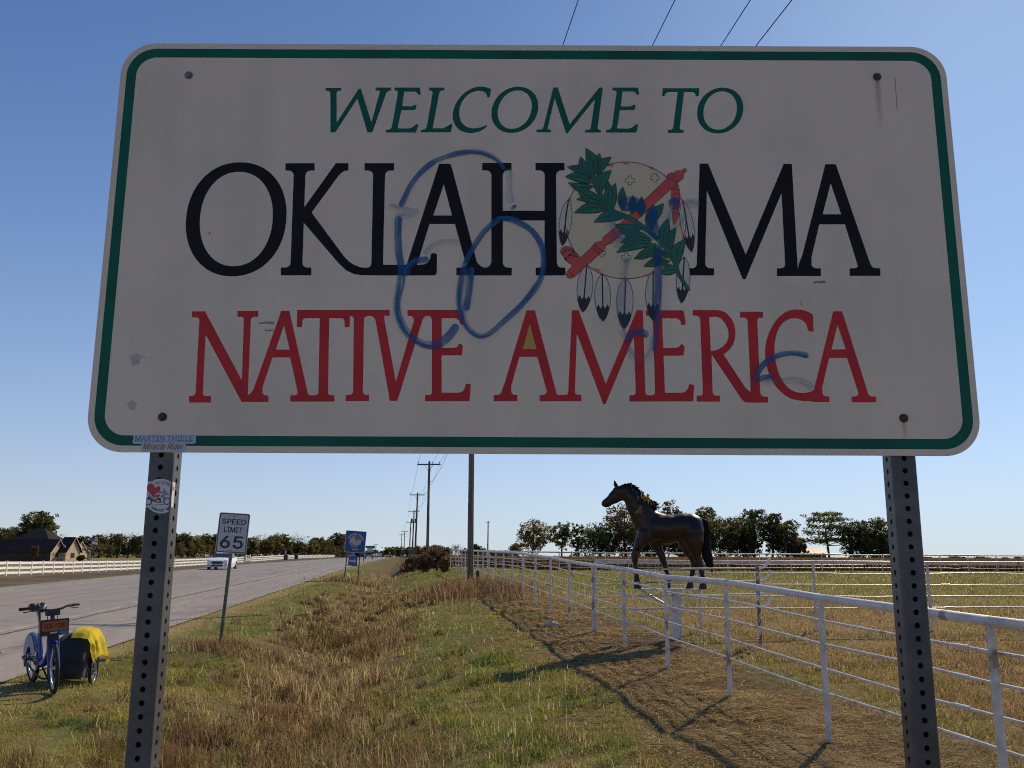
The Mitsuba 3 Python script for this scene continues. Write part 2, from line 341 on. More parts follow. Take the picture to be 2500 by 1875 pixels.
# ---------------------------------------------------------------- the welcome sign
SY = 1.815                      # depth of the sign's front face
ws = 'welcome_sign'
thing(ws, 'big white welcome sign with green border on two perforated posts, marked with blue paint', 'road sign')
def zpoly(ox, oy, s, pts, holes=()):
    f = lambda q: [(ox + x / s, oy + y / s) for x, y in q]
    return Polygon(f(pts), [f(h) for h in holes]).buffer(0)
def slab(ox, oy, s, x0, x1, y0, y1, sl=None, sr=None, br=30, up=True):
    "a serif with hollow brackets running into the stem"
    ps = [zpoly(ox, oy, s, [(x0, y0), (x1, y0), (x1, y1), (x0, y1)])]
    e, d = (y0, -1) if up else (y1, 1)
    a = np.linspace(0, np.pi / 2, 7)
    if sl is not None: ps.append(zpoly(ox, oy, s, [(sl - br + br * math.sin(t), e + d * (br - br * math.cos(t))) for t in a] + [(sl + 3, e + d * br), (sl + 3, e - d * 4), (sl - br, e - d * 4)]))
    if sr is not None: ps.append(zpoly(ox, oy, s, [(sr + br - br * math.sin(t), e + d * (br - br * math.cos(t))) for t in a] + [(sr - 3, e + d * br), (sr - 3, e - d * 4), (sr + br, e - d * 4)]))
    return unary_union(ps)
def ring(ox, oy, s, o, i, p=2.12):
    def e(cx, cy, a, b, k):
        t = np.linspace(0, 2 * np.pi, 120, endpoint=False); c, n = np.cos(t), np.sin(t)
        return [(cx + a * np.sign(u) * abs(u) ** (2 / p) + k * np.sign(v) * abs(v) ** (2 / p), cy + b * np.sign(v) * abs(v) ** (2 / p)) for u, v in zip(c, n)]
    return zpoly(ox, oy, s, e(*o), [e(*i)])
def word(pieces, r=1.6): return unary_union(pieces).buffer(0.4).buffer(-0.4 - r).buffer(r)
def curve(*p): return [tuple(q) for q in smooth_curve(p, 5)]
# WELCOME TO
o = (780, 195, 4.0); q = (1280, 195, 4.0)
welcome = [
 zpoly(*o, [(105, 84), (167, 84), (168, 418), (383, 88), (406, 88), (508, 418), (598, 84), (668, 84), (517, 512), (468, 512), (370, 182), (155, 512), (108, 512)]),
 slab(*o, 60, 212, 80, 106, 107, 167, 26, False), slab(*o, 548, 700, 76, 104, 598, 662, 26, False),
 zpoly(*o, [(733, 76), (980, 76), (989, 145), (962, 146), (950, 122), (935, 116), (828, 114), (806, 258), (900, 258), (922, 250), (935, 244), (949, 250), (936, 294), (800, 295), (762, 474), (870, 476), (910, 462), (942, 434), (968, 437), (941, 514), (648, 514), (650, 490), (682, 486), (702, 472), (711, 440), (768, 116), (756, 106), (732, 103)]),
 zpoly(*o, [(1072, 76), (1222, 76), (1222, 102), (1195, 104), (1178, 112), (1168, 135), (1105, 474), (1205, 474), (1245, 456), (1275, 433), (1300, 435), (1282, 512), (990, 512), (992, 490), (1025, 486), (1042, 472), (1052, 440), (1106, 125), (1096, 106), (1070, 102)]),
 zpoly(*o, curve((1677, 90), (1620, 72), (1560, 67), (1490, 84), (1410, 133), (1345, 210), (1308, 295), (1302, 370), (1325, 440), (1370, 490), (1430, 514), (1500, 518), (1570, 500), (1620, 470), (1636, 446)) + curve((1628, 440), (1600, 456), (1550, 470), (1490, 473), (1430, 455), (1385, 410), (1365, 345), (1368, 280), (1395, 210), (1445, 150), (1510, 114), (1570, 107), (1612, 120), (1634, 145), (1637, 170)) + [(1663, 171)]),
 ring(*o, (1908, 293, 226, 225, -34), (1907, 291, 164, 188, -30), 2.05),
 zpoly(*q, [(283, 75), (327, 75), (443, 435), (733, 75), (767, 77), (712, 500), (645, 500), (690, 188), (418, 528), (408, 522), (297, 178), (222, 500), (178, 500)]),
 slab(*q, 118, 260, 487, 512, 182, 224, 24), slab(*q, 595, 748, 489, 515, 650, 711, 28),
 zpoly(*q, [(862, 76), (1110, 76), (1122, 145), (1097, 147), (1086, 122), (1070, 115), (960, 113), (941, 260), (1035, 260), (1055, 252), (1068, 240), (1088, 250), (1076, 295), (934, 295), (905, 475), (1015, 478), (1060, 462), (1090, 433), (1112, 440), (1096, 515), (795, 515), (800, 490), (830, 486), (850, 470), (860, 430), (902, 118), (890, 106), (862, 103)]),
 zpoly(*q, [(1352, 82), (1710, 82), (1702, 160), (1675, 160), (1668, 130), (1640, 118), (1560, 118), (1514, 500), (1450, 500), (1499, 118), (1410, 118), (1380, 132), (1370, 158), (1345, 158)]),
 slab(*q, 1403, 1556, 490, 518, 1455, 1514, 30),
 ring(*q, (1913, 300, 224, 223, -24), (1913, 300, 163, 188, -20), 2.05)]
# the state's name
a1, a2, a3 = (440, 380, 4.0), (900, 350, 3.2532), (1640, 380, 4.0)
state = [
 ring(*a1, (547, 622, 489, 556, -40), (548, 619, 356, 461, -28)),
 zpoly(*a1, [(1111, 110), (1225, 110), (1190, 1130), (1076, 1130)]), slab(*a1, 1028, 1313, 74, 146, 1110, 1223, 50, False), slab(*a1, 984, 1280, 1093, 1168, 1078, 1191, 50),
 zpoly(*a1, [(1212, 505), (1520, 74), (1642, 74), (1642, 146), (1608, 148), (1575, 165), (1540, 205), (1282, 555), (1600, 985), (1650, 1036), (1700, 1068), (1765, 1092), (1840, 1098), (2320, 1098), (2320, 1168), (1775, 1168), (1700, 1158), (1620, 1120), (1545, 1048), (1203, 650), (1150, 600)]),
 zpoly(*a1, [(1886, 110), (2002, 110), (1978, 1130), (1866, 1130)]), slab(*a1, 1801, 2088, 74, 146, 1886, 2001, 50, False), slab(*a1, 1790, 2100, 1098, 1160, 1867, 1978, 50),
 zpoly(*a2, [(60, 1049), (528, 1049), (541, 1030), (543, 885), (530, 873), (502, 873), (493, 885), (488, 918), (470, 948), (440, 962), (400, 966), (115, 966), (60, 980)]),
 zpoly(*a2, [(560, 163), (648, 163), (660, 190), (868, 975), (868, 1048), (775, 1048), (775, 965), (685, 640), (483, 640), (398, 920), (370, 1000), (290, 1000), (300, 970)], [[(597, 325), (663, 573), (513, 573)]]),
 slab(*a2, 697, 1137, 988, 1049, 778, 1066, 40), zpoly(*a2, [(860, 945), (890, 975), (910, 986), (940, 986), (965, 970), (976, 940), (980, 1000), (860, 1000)]),
 zpoly(*a2, [(975, 180), (1065, 180), (1066, 1010), (975, 1010)]), slab(*a2, 902, 1135, 157, 215, 975, 1065, 40, False),
 zpoly(*a2, [(1399, 180), (1487, 180), (1496, 1010), (1396, 1010)]), slab(*a2, 1325, 1556, 157, 215, 1399, 1488, 40, False), slab(*a2, 1328, 1563, 988, 1049, 1396, 1495, 40),
 zpoly(*a2, [(1050, 537), (1410, 537), (1410, 613), (1050, 613)]),
 zpoly(*a3, [(272, 78), (354, 78), (722, 968), (1093, 80), (1172, 82), (1230, 1110), (1110, 1110), (1072, 365), (720, 1207), (694, 1207), (342, 340), (325, 1110), (243, 1110)]),
 slab(*a3, 172, 412, 1100, 1170, 246, 326, 48), slab(*a3, 1027, 1456, 1100, 1175, 1110, 1362, 48),
 zpoly(*a3, [(1500, 84), (1597, 84), (1610, 110), (1956, 1110), (1828, 1110), (1692, 670), (1440, 670), (1366, 985), (1362, 1120), (1230, 1120), (1240, 1060), (1275, 970)], [[(1552, 268), (1655, 573), (1473, 573)]]),
 slab(*a3, 1738, 2036, 1100, 1174, 1828, 1945, 44)]
# the motto
n1, n2, n3, n4 = (450, 745, 4.0), (900, 745, 4.0), (1200, 745, 4.0), (1640, 745, 4.0)
motto = [
 zpoly(*n1, [(145, 62), (202, 62), (563, 737), (584, 90), (652, 90), (619, 880), (617, 945), (560, 945), (208, 285), (178, 905), (108, 905), (148, 150)]),
 slab(*n1, 75, 200, 60, 118, 147, None, 30, False), slab(*n1, 520, 722, 57, 114, 584, 651, 30, False), slab(*n1, 47, 260, 888, 951, 110, 178, 34),
 zpoly(*n1, [(947, 56), (1025, 56), (1208, 870), (1208, 942), (1108, 942), (1108, 850), (1034, 510), (860, 510), (766, 795), (758, 945), (560, 945), (619, 882), (650, 860), (672, 830), (700, 755)], [[(973, 195), (1030, 435), (893, 435)]]),
 slab(*n1, 600, 820, 884, 945, None, 760, 44), slab(*n1, 1035, 1466, 880, 942, 1108, 1402, 30), slab(*n1, 1190, 1330, 880, 940, 1308, 1204, 26),
 zpoly(*n1, [(1103, 48), (2006, 48), (2006, 104), (1950, 104), (1955, 150), (2066, 750), (2066, 935), (2008, 935), (1868, 150), (1850, 118), (1825, 105), (1780, 105), (1755, 125), (1742, 900), (1648, 900), (1656, 130), (1645, 112), (1616, 104), (1615, 214), (1568, 214), (1564, 150), (1550, 128), (1415, 126), (1402, 900), (1309, 900), (1323, 126), (1180, 126), (1155, 140), (1147, 214), (1100, 214)]),
 slab(*n1, 1577, 1804, 877, 937, 1648, 1742, 36),
 zpoly(*n2, [(205, 935), (280, 935), (528, 140), (545, 112), (570, 103), (640, 103), (640, 48), (380, 48), (380, 103), (420, 107), (442, 130), (440, 160), (265, 752), (190, 800)]),
 zpoly(*n2, [(560, 48), (905, 48), (922, 52), (942, 188), (900, 191), (884, 150), (852, 127), (713, 127), (713, 418), (840, 418), (868, 405), (882, 380), (905, 380), (920, 400), (910, 490), (713, 490), (713, 856), (880, 856), (915, 845), (938, 815), (948, 768), (998, 772), (985, 938), (619, 938), (619, 140), (600, 108), (560, 103)]),
 slab(*n2, 552, 700, 878, 938, 619, None, 30),
 zpoly(*n3, [(342, 50), (422, 50), (632, 855), (640, 938), (540, 938), (540, 845), (448, 505), (272, 505), (192, 790), (190, 938), (92, 938), (102, 830), (122, 780)], [[(374, 185), (440, 430), (305, 430)]]),
 slab(*n3, 22, 252, 877, 938, 100, 190, 42), slab(*n3, 470, 877, 877, 938, 540, 812, 36), slab(*n3, 620, 760, 880, 930, 746, 632, 28),
 zpoly(*n3, [(786, 50), (851, 50), (1115, 770), (1418, 50), (1477, 50), (1502, 860), (1502, 938), (1408, 938), (1408, 850), (1390, 300), (1113, 966), (1090, 966), (833, 275), (812, 905), (746, 905)]),
 slab(*n3, 1347, 1700, 880, 941, 1408, None, 30), slab(*n3, 1490, 1610, 882, 938, 1596, 1502, 30),
 zpoly(*n3, [(1508, 50), (1860, 50), (1878, 62), (1897, 190), (1856, 195), (1842, 150), (1812, 128), (1666, 128), (1676, 418), (1800, 418), (1828, 410), (1848, 385), (1862, 382), (1887, 405), (1874, 494), (1680, 494), (1693, 857), (1855, 857), (1895, 845), (1920, 810), (1932, 768), (1980, 785), (1968, 940), (1600, 940), (1576, 150), (1562, 115), (1540, 105), (1508, 104)]),
 zpoly(*n4, [(262, 50), (420, 48), (475, 52), (532, 76), (580, 130), (610, 190), (622, 260), (617, 325), (598, 385), (560, 440), (505, 482), (720, 810), (772, 850), (860, 880), (870, 948), (716, 950), (680, 915), (388, 478), (400, 905), (306, 905), (278, 150)], [[(365, 117), (430, 112), (480, 128), (528, 185), (553, 250), (555, 310), (540, 360), (500, 405), (440, 438), (380, 450)]]),
 slab(*n4, 205, 300, 48, 103, 276, None, 34, False), slab(*n4, 243, 470, 884, 942, 307, 400, 32),
 zpoly(*n4, [(737, 90), (833, 90), (866, 930), (775, 930)]), slab(*n4, 667, 890, 65, 122, 738, 833, 32, False), slab(*n4, 770, 940, 894, 952, None, 865, 40),
 zpoly(*n4, curve((1377, 92), (1310, 57), (1220, 42), (1130, 60), (1050, 115), (985, 200), (935, 310), (912, 440), (920, 560), (950, 670), (1000, 770), (1070, 850), (1160, 910), (1270, 934), (1400, 938)) + [(1400, 815)] + curve((1388, 830), (1340, 850), (1270, 858), (1190, 840), (1120, 790), (1060, 700), (1020, 580), (1003, 450), (1010, 340), (1040, 240), (1090, 170), (1150, 135), (1210, 127), (1270, 145), (1310, 182), (1336, 250)) + [(1350, 258), (1376, 258), (1385, 245)]),
 zpoly(*n4, [(1577, 60), (1660, 60), (1672, 90), (1910, 840), (1925, 940), (1825, 940), (1822, 855), (1712, 515), (1536, 515), (1470, 800), (1472, 940), (1360, 940), (1388, 830)], [[(1618, 190), (1700, 432), (1560, 432)]]),
 slab(*n4, 1380, 1539, 891, 946, None, 1472, 36), slab(*n4, 1757, 1993, 892, 948, 1824, 1914, 36)]
c0 = [(300.5, 110), (2303, 110), (2400, 1109), (206.5, 1108)]
def bordered(inset, rad):
    "the panel's outline, in metres on the sign plane, then back to photo pixels"
    pts = [at(x, y, SY) for x, y in c0]
    x0, x1 = (pts[0][0] + pts[3][0]) / 2, (pts[1][0] + pts[2][0]) / 2; z0, z1 = (pts[2][2] + pts[3][2]) / 2, (pts[0][2] + pts[1][2]) / 2
    return sbox(x0 + inset + rad, z0 + inset + rad, x1 - inset - rad, z1 - inset - rad).buffer(rad, quad_segs=14)
PX, PZ = frame([0, SY, 0], [1, 0, 0], [0, 0, 1], [0, -1, 0]), None
def plate(poly, y_front, thick):
    return MB().prism(poly, 0, thick, frame([0, y_front + thick, 0], [1, 0, 0], [0, 0, 1], [0, -1, 0])).get()
part(ws, 'panel', plate(bordered(0, 0.075), SY, 0.0032), 'sign_white_face')
part(ws, 'border', plate(bordered(0.0135, 0.064).difference(bordered(0.0345, 0.044)), SY - 0.0006, 0.0006), 'sign_green', label='green border stripe')
part(ws, 'heading_lettering', flat(word(welcome, 0.7), SY, 0.0006), 'letter_green', label='slanted green lettering WELCOME TO')
part(ws, 'state_lettering', flat(word(state), SY, 0.0006), 'letter_black', label='tall black lettering OKLAHOMA with joined letters')
part(ws, 'motto_lettering', flat(word(motto), SY, 0.0006), 'letter_red', label='red lettering NATIVE AMERICA')
part(ws, 'triangle', flat(zpoly(*n3, [(374, 188), (439, 429), (306, 429)]), SY, 0.0005), 'emblem_yellow', label='yellow triangle inside the letter A')
# the shield emblem that stands for the second O
E = (1300, 330, 3.31875)
def ell(cx, cy, a, b, n=90):
    t = np.linspace(0, 2 * np.pi, n, endpoint=False); return zpoly(*E, [(cx + a * math.cos(u), cy + b * math.sin(u)) for u in t])
def blade(base, tip, w, bend=0.0, fat=0.92):
    b, t = np.array(base, float), np.array(tip, float); d = t - b; L = np.linalg.norm(d); n = np.array([-d[1], d[0]]) / L
    s = np.linspace(0, 1, 13)
    mid = b + s[:, None] * d + (bend * L * np.sin(np.pi * s))[:, None] * n
    h = w / 2 * np.sin(np.pi * np.clip(s, 0, 1) ** 0.92) ** fat + 0.03 * w * (1 - s)
    return [tuple(p) for p in np.vstack([mid + h[:, None] * n, (mid - h[:, None] * n)[::-1]])], mid
def stroke(o, pts, w): return LineString([(o[0] + x / o[2], o[1] + y / o[2]) for x, y in pts]).buffer(w / o[2] / 2)
eb = part(ws, 'emblem', flat(ell(755, 690, 488, 473), SY, 0.0005), 'emblem_cream', label='round cream shield with pipe, olive branch and feathers')
dark = [ell(755, 690, 488, 473).buffer(0.9).difference(ell(755, 690, 488, 473).buffer(-0.6))]
for cx, cy, h in ((790, 367, 38), (990, 345, 37), (760, 990, 38), (995, 945, 38), (560, 955, 34), (578, 345, 34)):
    cr = unary_union([zpoly(*E, [(cx - h, cy - h * .42), (cx + h, cy - h * .42), (cx + h, cy + h * .42), (cx - h, cy + h * .42)]), zpoly(*E, [(cx - h * .42, cy - h), (cx + h * .42, cy - h), (cx + h * .42, cy + h), (cx - h * .42, cy + h)])])
    dark.append(cr.difference(cr.buffer(-1.1)))
feathers, tips = [], []
for top, bot, w in (((440, 1055), (408, 1435), 118), ((565, 1125), (572, 1510), 120), ((755, 1160), (742, 1572), 124), ((978, 1105), (975, 1500), 112), ((1230, 990), (1208, 1362), 104), ((290, 525), (242, 897), 92), ((1220, 540), (1290, 948), 98)):
    pts, mid = blade(top, bot, w * 1.04, 0.0, 0.62); f = zpoly(*E, pts); feathers.append(f)
    d = np.array(bot, float) - top; c = np.array(top) + d * 0.68; n = np.array([-d[1], d[0]]) / np.linalg.norm(d); u = d / np.linalg.norm(d)
    zig = [c + n * s * w * .6 + u * (18 if k % 2 else -16) for k, s in enumerate(np.linspace(-1, 1, 9))]
    tips.append(f.intersection(zpoly(*E, [tuple(z) for z in zig] + [tuple(np.array(bot) + n * w + u * 30), tuple(np.array(bot) - n * w + u * 30)])))
    dark += [f.buffer(0.55).difference(f.buffer(-0.8)), stroke(E, mid[:-4], 11)]
yarn = [stroke(E, p, 9) for p in ([(612, 248), (630, 240), (640, 252), (655, 238)], [(735, 222), (750, 236), (760, 222), (778, 236)], [(950, 262), (968, 275), (975, 262), (995, 282)], [(300, 505), (312, 530)], [(288, 545), (298, 562)], [(280, 770), (288, 812)], [(1205, 522), (1225, 530)], [(1215, 550), (1232, 575)], [(1240, 760), (1228, 800), (1238, 822)], [(500, 1080), (520, 1092), (535, 1088), (550, 1108)], [(745, 1152), (765, 1168), (790, 1158)], [(925, 1140), (945, 1125), (972, 1118)])]
pipe = [zpoly(*E, [(228, 945), (238, 918), (272, 900), (302, 905), (330, 930), (392, 995), (480, 908), (518, 868), (560, 860), (592, 893), (582, 928), (335, 1148), (308, 1160), (284, 1150), (274, 1122), (288, 1100), (328, 1056), (278, 1020)]),
        zpoly(*E, [(568, 832), (690, 735), (1090, 352), (1148, 410), (640, 872), (600, 888), (574, 872)]), zpoly(*E, [(545, 868), (590, 845), (605, 868), (570, 900)]),
        zpoly(*E, curve((1088, 345), (1098, 318), (1120, 308), (1150, 308), (1160, 292), (1185, 288), (1208, 292)) + [(1230, 270), (1247, 282), (1222, 318)] + curve((1222, 335), (1215, 352), (1182, 378), (1152, 412), (1125, 395)))]
thong = [zpoly(*E, curve((1128, 425), (1160, 408), (1182, 402), (1180, 425), (1190, 440), (1188, 470), (1192, 520), (1188, 570), (1180, 620), (1184, 650), (1150, 724), (1140, 700), (1136, 640), (1140, 560), (1128, 500), (1130, 455)))]
pz = unary_union(pipe + thong)
lines = [stroke(E, p, 5) for p in ([(232, 960), (262, 925), (305, 925)], [(238, 972), (268, 938), (312, 938)], [(268, 1005), (300, 965), (358, 972)], [(275, 1015), (308, 975), (368, 985)], [(480, 908), (540, 965)], [(490, 895), (552, 955)], [(500, 880), (570, 945)], [(290, 1098), (335, 1145)], [(1098, 340), (1168, 385)], [(1128, 310), (1150, 345)], [(1130, 430), (1185, 450)], [(1130, 480), (1190, 470)], [(1138, 620), (1184, 640)])]
lines += [zpoly(*E, [(x, y - 14), (x + 11, y), (x, y + 14), (x - 11, y)]) for x, y in ((266, 1000), (302, 970), (330, 945))]
spine = [(490, 300), (505, 390), (545, 470), (600, 560), (650, 615), (760, 660), (850, 710), (930, 770), (985, 815), (1045, 875), (1105, 950), (1160, 1050), (1190, 1135), (1262, 1248)]
LEAVES = [((490, 340), (433, 107), 88, .12), ((478, 352), (390, 175), 74, -.1), ((505, 318), (540, 148), 62, .05), ((525, 318), (636, 178), 66, -.12), ((478, 350), (285, 258), 60, .12), ((480, 385), (268, 335), 70, .1), ((492, 415), (292, 385), 56, -.12), ((575, 535), (355, 415), 84, -.1), ((540, 470), (638, 285), 86, -.16), ((600, 560), (608, 370), 60, .08), ((600, 572), (358, 520), 60, .12), ((610, 600), (342, 628), 78, .1), ((650, 600), (672, 390), 66, -.08), ((735, 610), (730, 420), 58, -.04), ((805, 640), (812, 490), 58, .04), ((878, 660), (885, 500), 52, 0), ((745, 665), (500, 705), 78, .12), ((885, 750), (668, 725), 84, -.14), ((955, 780), (985, 565), 80, -.04), ((985, 700), (1062, 555), 66, -.1), ((965, 850), (715, 872), 70, .16), ((975, 880), (683, 950), 76, .1), ((1062, 885), (1100, 675), 74, -.06), ((1108, 935), (1160, 750), 68, -.12), ((1000, 880), (825, 1002), 66, -.08), ((1082, 965), (918, 985), 60, .14), ((1172, 1045), (1240, 845), 88, -.16), ((1110, 1025), (903, 1062), 62, .08), ((1175, 1090), (1035, 1118), 74, .1), ((1130, 985), (1020, 940), 40, 0)]
lv, veins = [], []
for b, t, w, bd in LEAVES:
    pts, mid = blade(b, t, w, bd); lv.append(zpoly(*E, pts)); veins.append(stroke(E, mid[1:-2], 4.5))
stem = unary_union([stroke(E, smooth_curve(spine, 6)[i:i + 8], float(np.interp(i, [0, 30, 70], [30, 34, 24]))) for i in range(0, 78, 7)])
lu = unary_union(lv + [stem])
gaps = unary_union([zpoly(*E, blade(b, t, w + 13, bd)[0]) for b, t, w, bd in LEAVES])
for f_, t_ in zip(feathers, tips):
    fk_ = part(ws, 'feather', flat(f_, SY - 0.0005, 0.0002), 'feather_white'); part(fk_, 'tip', flat(t_, SY - 0.0007, 0.0002), 'ink')
part(ws, 'outline', flat(unary_union(dark), SY - 0.0007, 0.0003, 0.05), 'ink')
part(ws, 'yarn', flat(unary_union(yarn), SY - 0.0010, 0.0002, 0.05), 'emblem_red', kind='stuff')
part(ws, 'pipe_outline', flat(pz.buffer(1.0), SY - 0.0009, 0.0003), 'ink')
part(ws, 'pipe', flat(pz.buffer(-0.2), SY - 0.0012, 0.0003), 'emblem_red', label='red ceremonial pipe with hanging thong')
part(ws, 'pipe_line', flat(unary_union(lines), SY - 0.0015, 0.0002, 0.05), 'ink')
part(ws, 'branch_outline', flat(unary_union([zpoly(*E, blade(b, t, w + 7, bd)[0]).buffer(0.9) for b, t, w, bd in LEAVES] + [stem.buffer(0.9)]), SY - 0.0014, 0.0004), 'ink')
part(ws, 'olive_branch', flat(lu, SY - 0.0018, 0.0004), 'emblem_leaf', label='dark green olive branch')
edges = [zpoly(*E, p).boundary.buffer(0.55).intersection(unary_union([l for j, l in enumerate(lv) if j != i] + [stem])) for i, p in enumerate([blade(b, t, w, bd)[0] for b, t, w, bd in LEAVES])]
part(ws, 'leaf_vein', flat(unary_union(veins + edges), SY - 0.0021, 0.0003, 0.05), 'ink', kind='stuff')
# brushed blue spray paint over it all
def brush(o, pts, w, y, taper=True):
    c = smooth_curve([(o[0] + x / o[2], o[1] + yy / o[2]) for x, yy in pts], 10)
    t = np.gradient(c, axis=0); t /= np.linalg.norm(t, axis=1, keepdims=True); n = np.stack([-t[:, 1], t[:, 0]], 1)
    s = np.concatenate([[0], np.cumsum(np.linalg.norm(np.diff(c, axis=0), axis=1))])
    h = w / o[2] / 2 * (0.8 + 0.3 * meshkit.noise(np.stack([s / 40, s * 0, s * 0], -1), int(w)))
    if taper: h = h * np.clip(np.minimum(s, s[-1] - s) / (0.7 * h.max()) + 0.35, 0, 1)
    k = np.linspace(-1, 1, 7)
    P = c[:, None] + k[None, :, None] * h[:, None, None] * n[:, None]
    v = np.array([at(x, yy, SY) for x, yy in P.reshape(-1, 2)]); v[:, 1] = y
    uv = np.stack([np.tile((k + 1) / 2, len(c)), np.repeat(s / 60.0, 7)], 1)
    _, f = grid_mesh(P[..., 0], P[..., 1], P[..., 0] * 0)
    return v, np.vstack([f[:, [0, 1, 2]], f[:, [0, 2, 3]]]), uv
NSTROKE = [0]
def strokes(name, items, bsdf, label=None):
    for o, pts, w in items:
        NSTROKE[0] += 1
        v, f, u = brush(o, pts, w * 1.28, SY - 0.0026 - 0.00012 * NSTROKE[0])
        k = key(ws + '__' + name); scene[k] = mikit.ply((v, f), bsdf, uv=u)
        if label: labels[k] = {'label': label}
G, G2 = a2, (1480, 690, 7.9)
strokes('spray_paint', [
 (G, [(255, 505), (290, 430), (340, 330), (420, 230), (520, 150), (630, 105), (740, 78), (830, 72), (920, 85), (1000, 120), (1050, 165), (1082, 215)], 36),
 (G, [(238, 580), (233, 700), (235, 800), (245, 900), (262, 1000), (262, 1080), (245, 1170), (228, 1250), (228, 1330), (250, 1410), (310, 1510), (400, 1580), (480, 1605), (560, 1592), (640, 1530), (705, 1440)], 52),
 (G, [(1040, 600), (930, 690), (850, 800), (780, 930), (740, 1060), (720, 1180), (718, 1270), (735, 1360), (790, 1470), (880, 1532), (970, 1505), (1080, 1410), (1200, 1300), (1310, 1170), (1370, 1060), (1390, 930), (1370, 810), (1300, 700), (1200, 635), (1120, 605), (1010, 600)], 40),
 (G, [(812, 985), (808, 1100), (795, 1200), (772, 1330)], 46),
 (G, [(300, 1050), (318, 985), (360, 945), (420, 930), (480, 925)], 46),
 (G, [(1142, 500), (1160, 522)], 52),
 (n4, [(1330, 500), (1250, 478), (1150, 470), (1040, 492), (940, 540), (870, 610), (825, 690), (830, 730), (900, 705), (985, 702)], 46)], 'spray_blue')
strokes('hazy_paint', [
 (E, [(915, 600), (880, 585), (830, 560), (770, 560), (710, 600)], 90),
 (E, [(1100, 552), (1150, 556), (1195, 548)], 80),
 (E, [(962, 590), (968, 690), (985, 780), (1010, 850)], 78),
 (E, [(1015, 890), (1012, 1050), (1018, 1200), (1012, 1330), (1005, 1440), (1000, 1510)], 58),
 (G2, [(930, 500), (975, 700), (960, 850), (940, 1100), (930, 1330)], 80),
 (G2, [(790, 1050), (720, 980), (620, 950), (520, 965), (440, 1060), (400, 1180)], 110)], 'spray_haze')
strokes('faint_paint', [
 (G, [(1112, 205), (1116, 300), (1118, 400), (1128, 480)], 46), (G, [(165, 492), (230, 520), (330, 540), (400, 550)], 46), (G, [(225, 575), (300, 582), (390, 568)], 46), (G, [(450, 890), (500, 830), (570, 795), (640, 785), (720, 790)], 40), (G, [(755, 1000), (752, 1150), (745, 1330), (745, 1410)], 60),
 (E, [(660, 640), (630, 720), (650, 810), (690, 880), (760, 860)], 70), (E, [(1230, 560), (1290, 560), (1350, 580)], 70), (E, [(1240, 640), (1180, 720), (1120, 790)], 40), (E, [(755, 990), (735, 1150), (710, 1330), (725, 1480), (740, 1580)], 60), (E, [(1110, 600), (1080, 680), (1060, 760)], 70), (E, [(660, 850), (760, 830), (880, 780), (960, 800)], 80),
 (G2, [(400, 1240), (470, 1390), (600, 1480), (730, 1470), (830, 1390), (890, 1200), (900, 1050)], 110), (G2, [(300, 900), (330, 1000), (400, 1130)], 110),
 (n4, [(860, 745), (960, 750), (1080, 745), (1200, 735), (1290, 760), (1390, 830)], 62)], 'spray_pale')
# scuffs, bolts
scuffs = [stroke(n1, [(740, 178), (790, 170), (872, 178)], 16), stroke(n1, [(790, 162), (868, 166)], 6), stroke(n1, [(792, 242), (815, 252), (865, 242)], 12), stroke((300, 700, 2.0109), [(70, 330), (110, 350)], 3), stroke((1250, 90, 1.8433), [(1724, 185), (1733, 330)], 3), stroke((1250, 90, 1.8433), [(1360, 1105), (1378, 1103)], 9), stroke((1250, 90, 1.8433), [(1388, 1104), (1406, 1103)], 11), stroke((1250, 90, 1.8433), [(1302, 1190), (1304, 1210)], 3), Point(512, 570).buffer(2.6)]
part(ws, 'scuff', flat(unary_union(scuffs), SY - 0.0002, 0.0004, 0.02), 'scuff_grey', kind='stuff')
patch = [Polygon([(316, 868), (332, 862), (344, 872), (340, 890), (324, 892)]), Polygon([(310, 985), (322, 976), (335, 985), (330, 1000), (318, 1001)])]
for p_ in patch: part(ws, 'tape_residue', flat(p_, SY, 0.0002), 'residue')
for (bx, by), m in (((461, 184), 'zinc_bolt'), ((2141, 188), 'rusty_bolt'), ((397, 1018), 'rusty_bolt'), ((2206, 1021), 'rusty_bolt')):
    c = at(bx, by, SY); mb = MB()
    mb.tube([c + [0, 0.001, 0], c + [0, -0.0022, 0]], [0.0092, 0.0088], 20)
    mb.tube([c + [0, -0.0022, 0], c + [0, -0.0052, 0], c + [0, -0.0064, 0]], [0.0064, 0.0060, 0.0038], 6)
    part(ws, 'bolt', mb.get(), m)
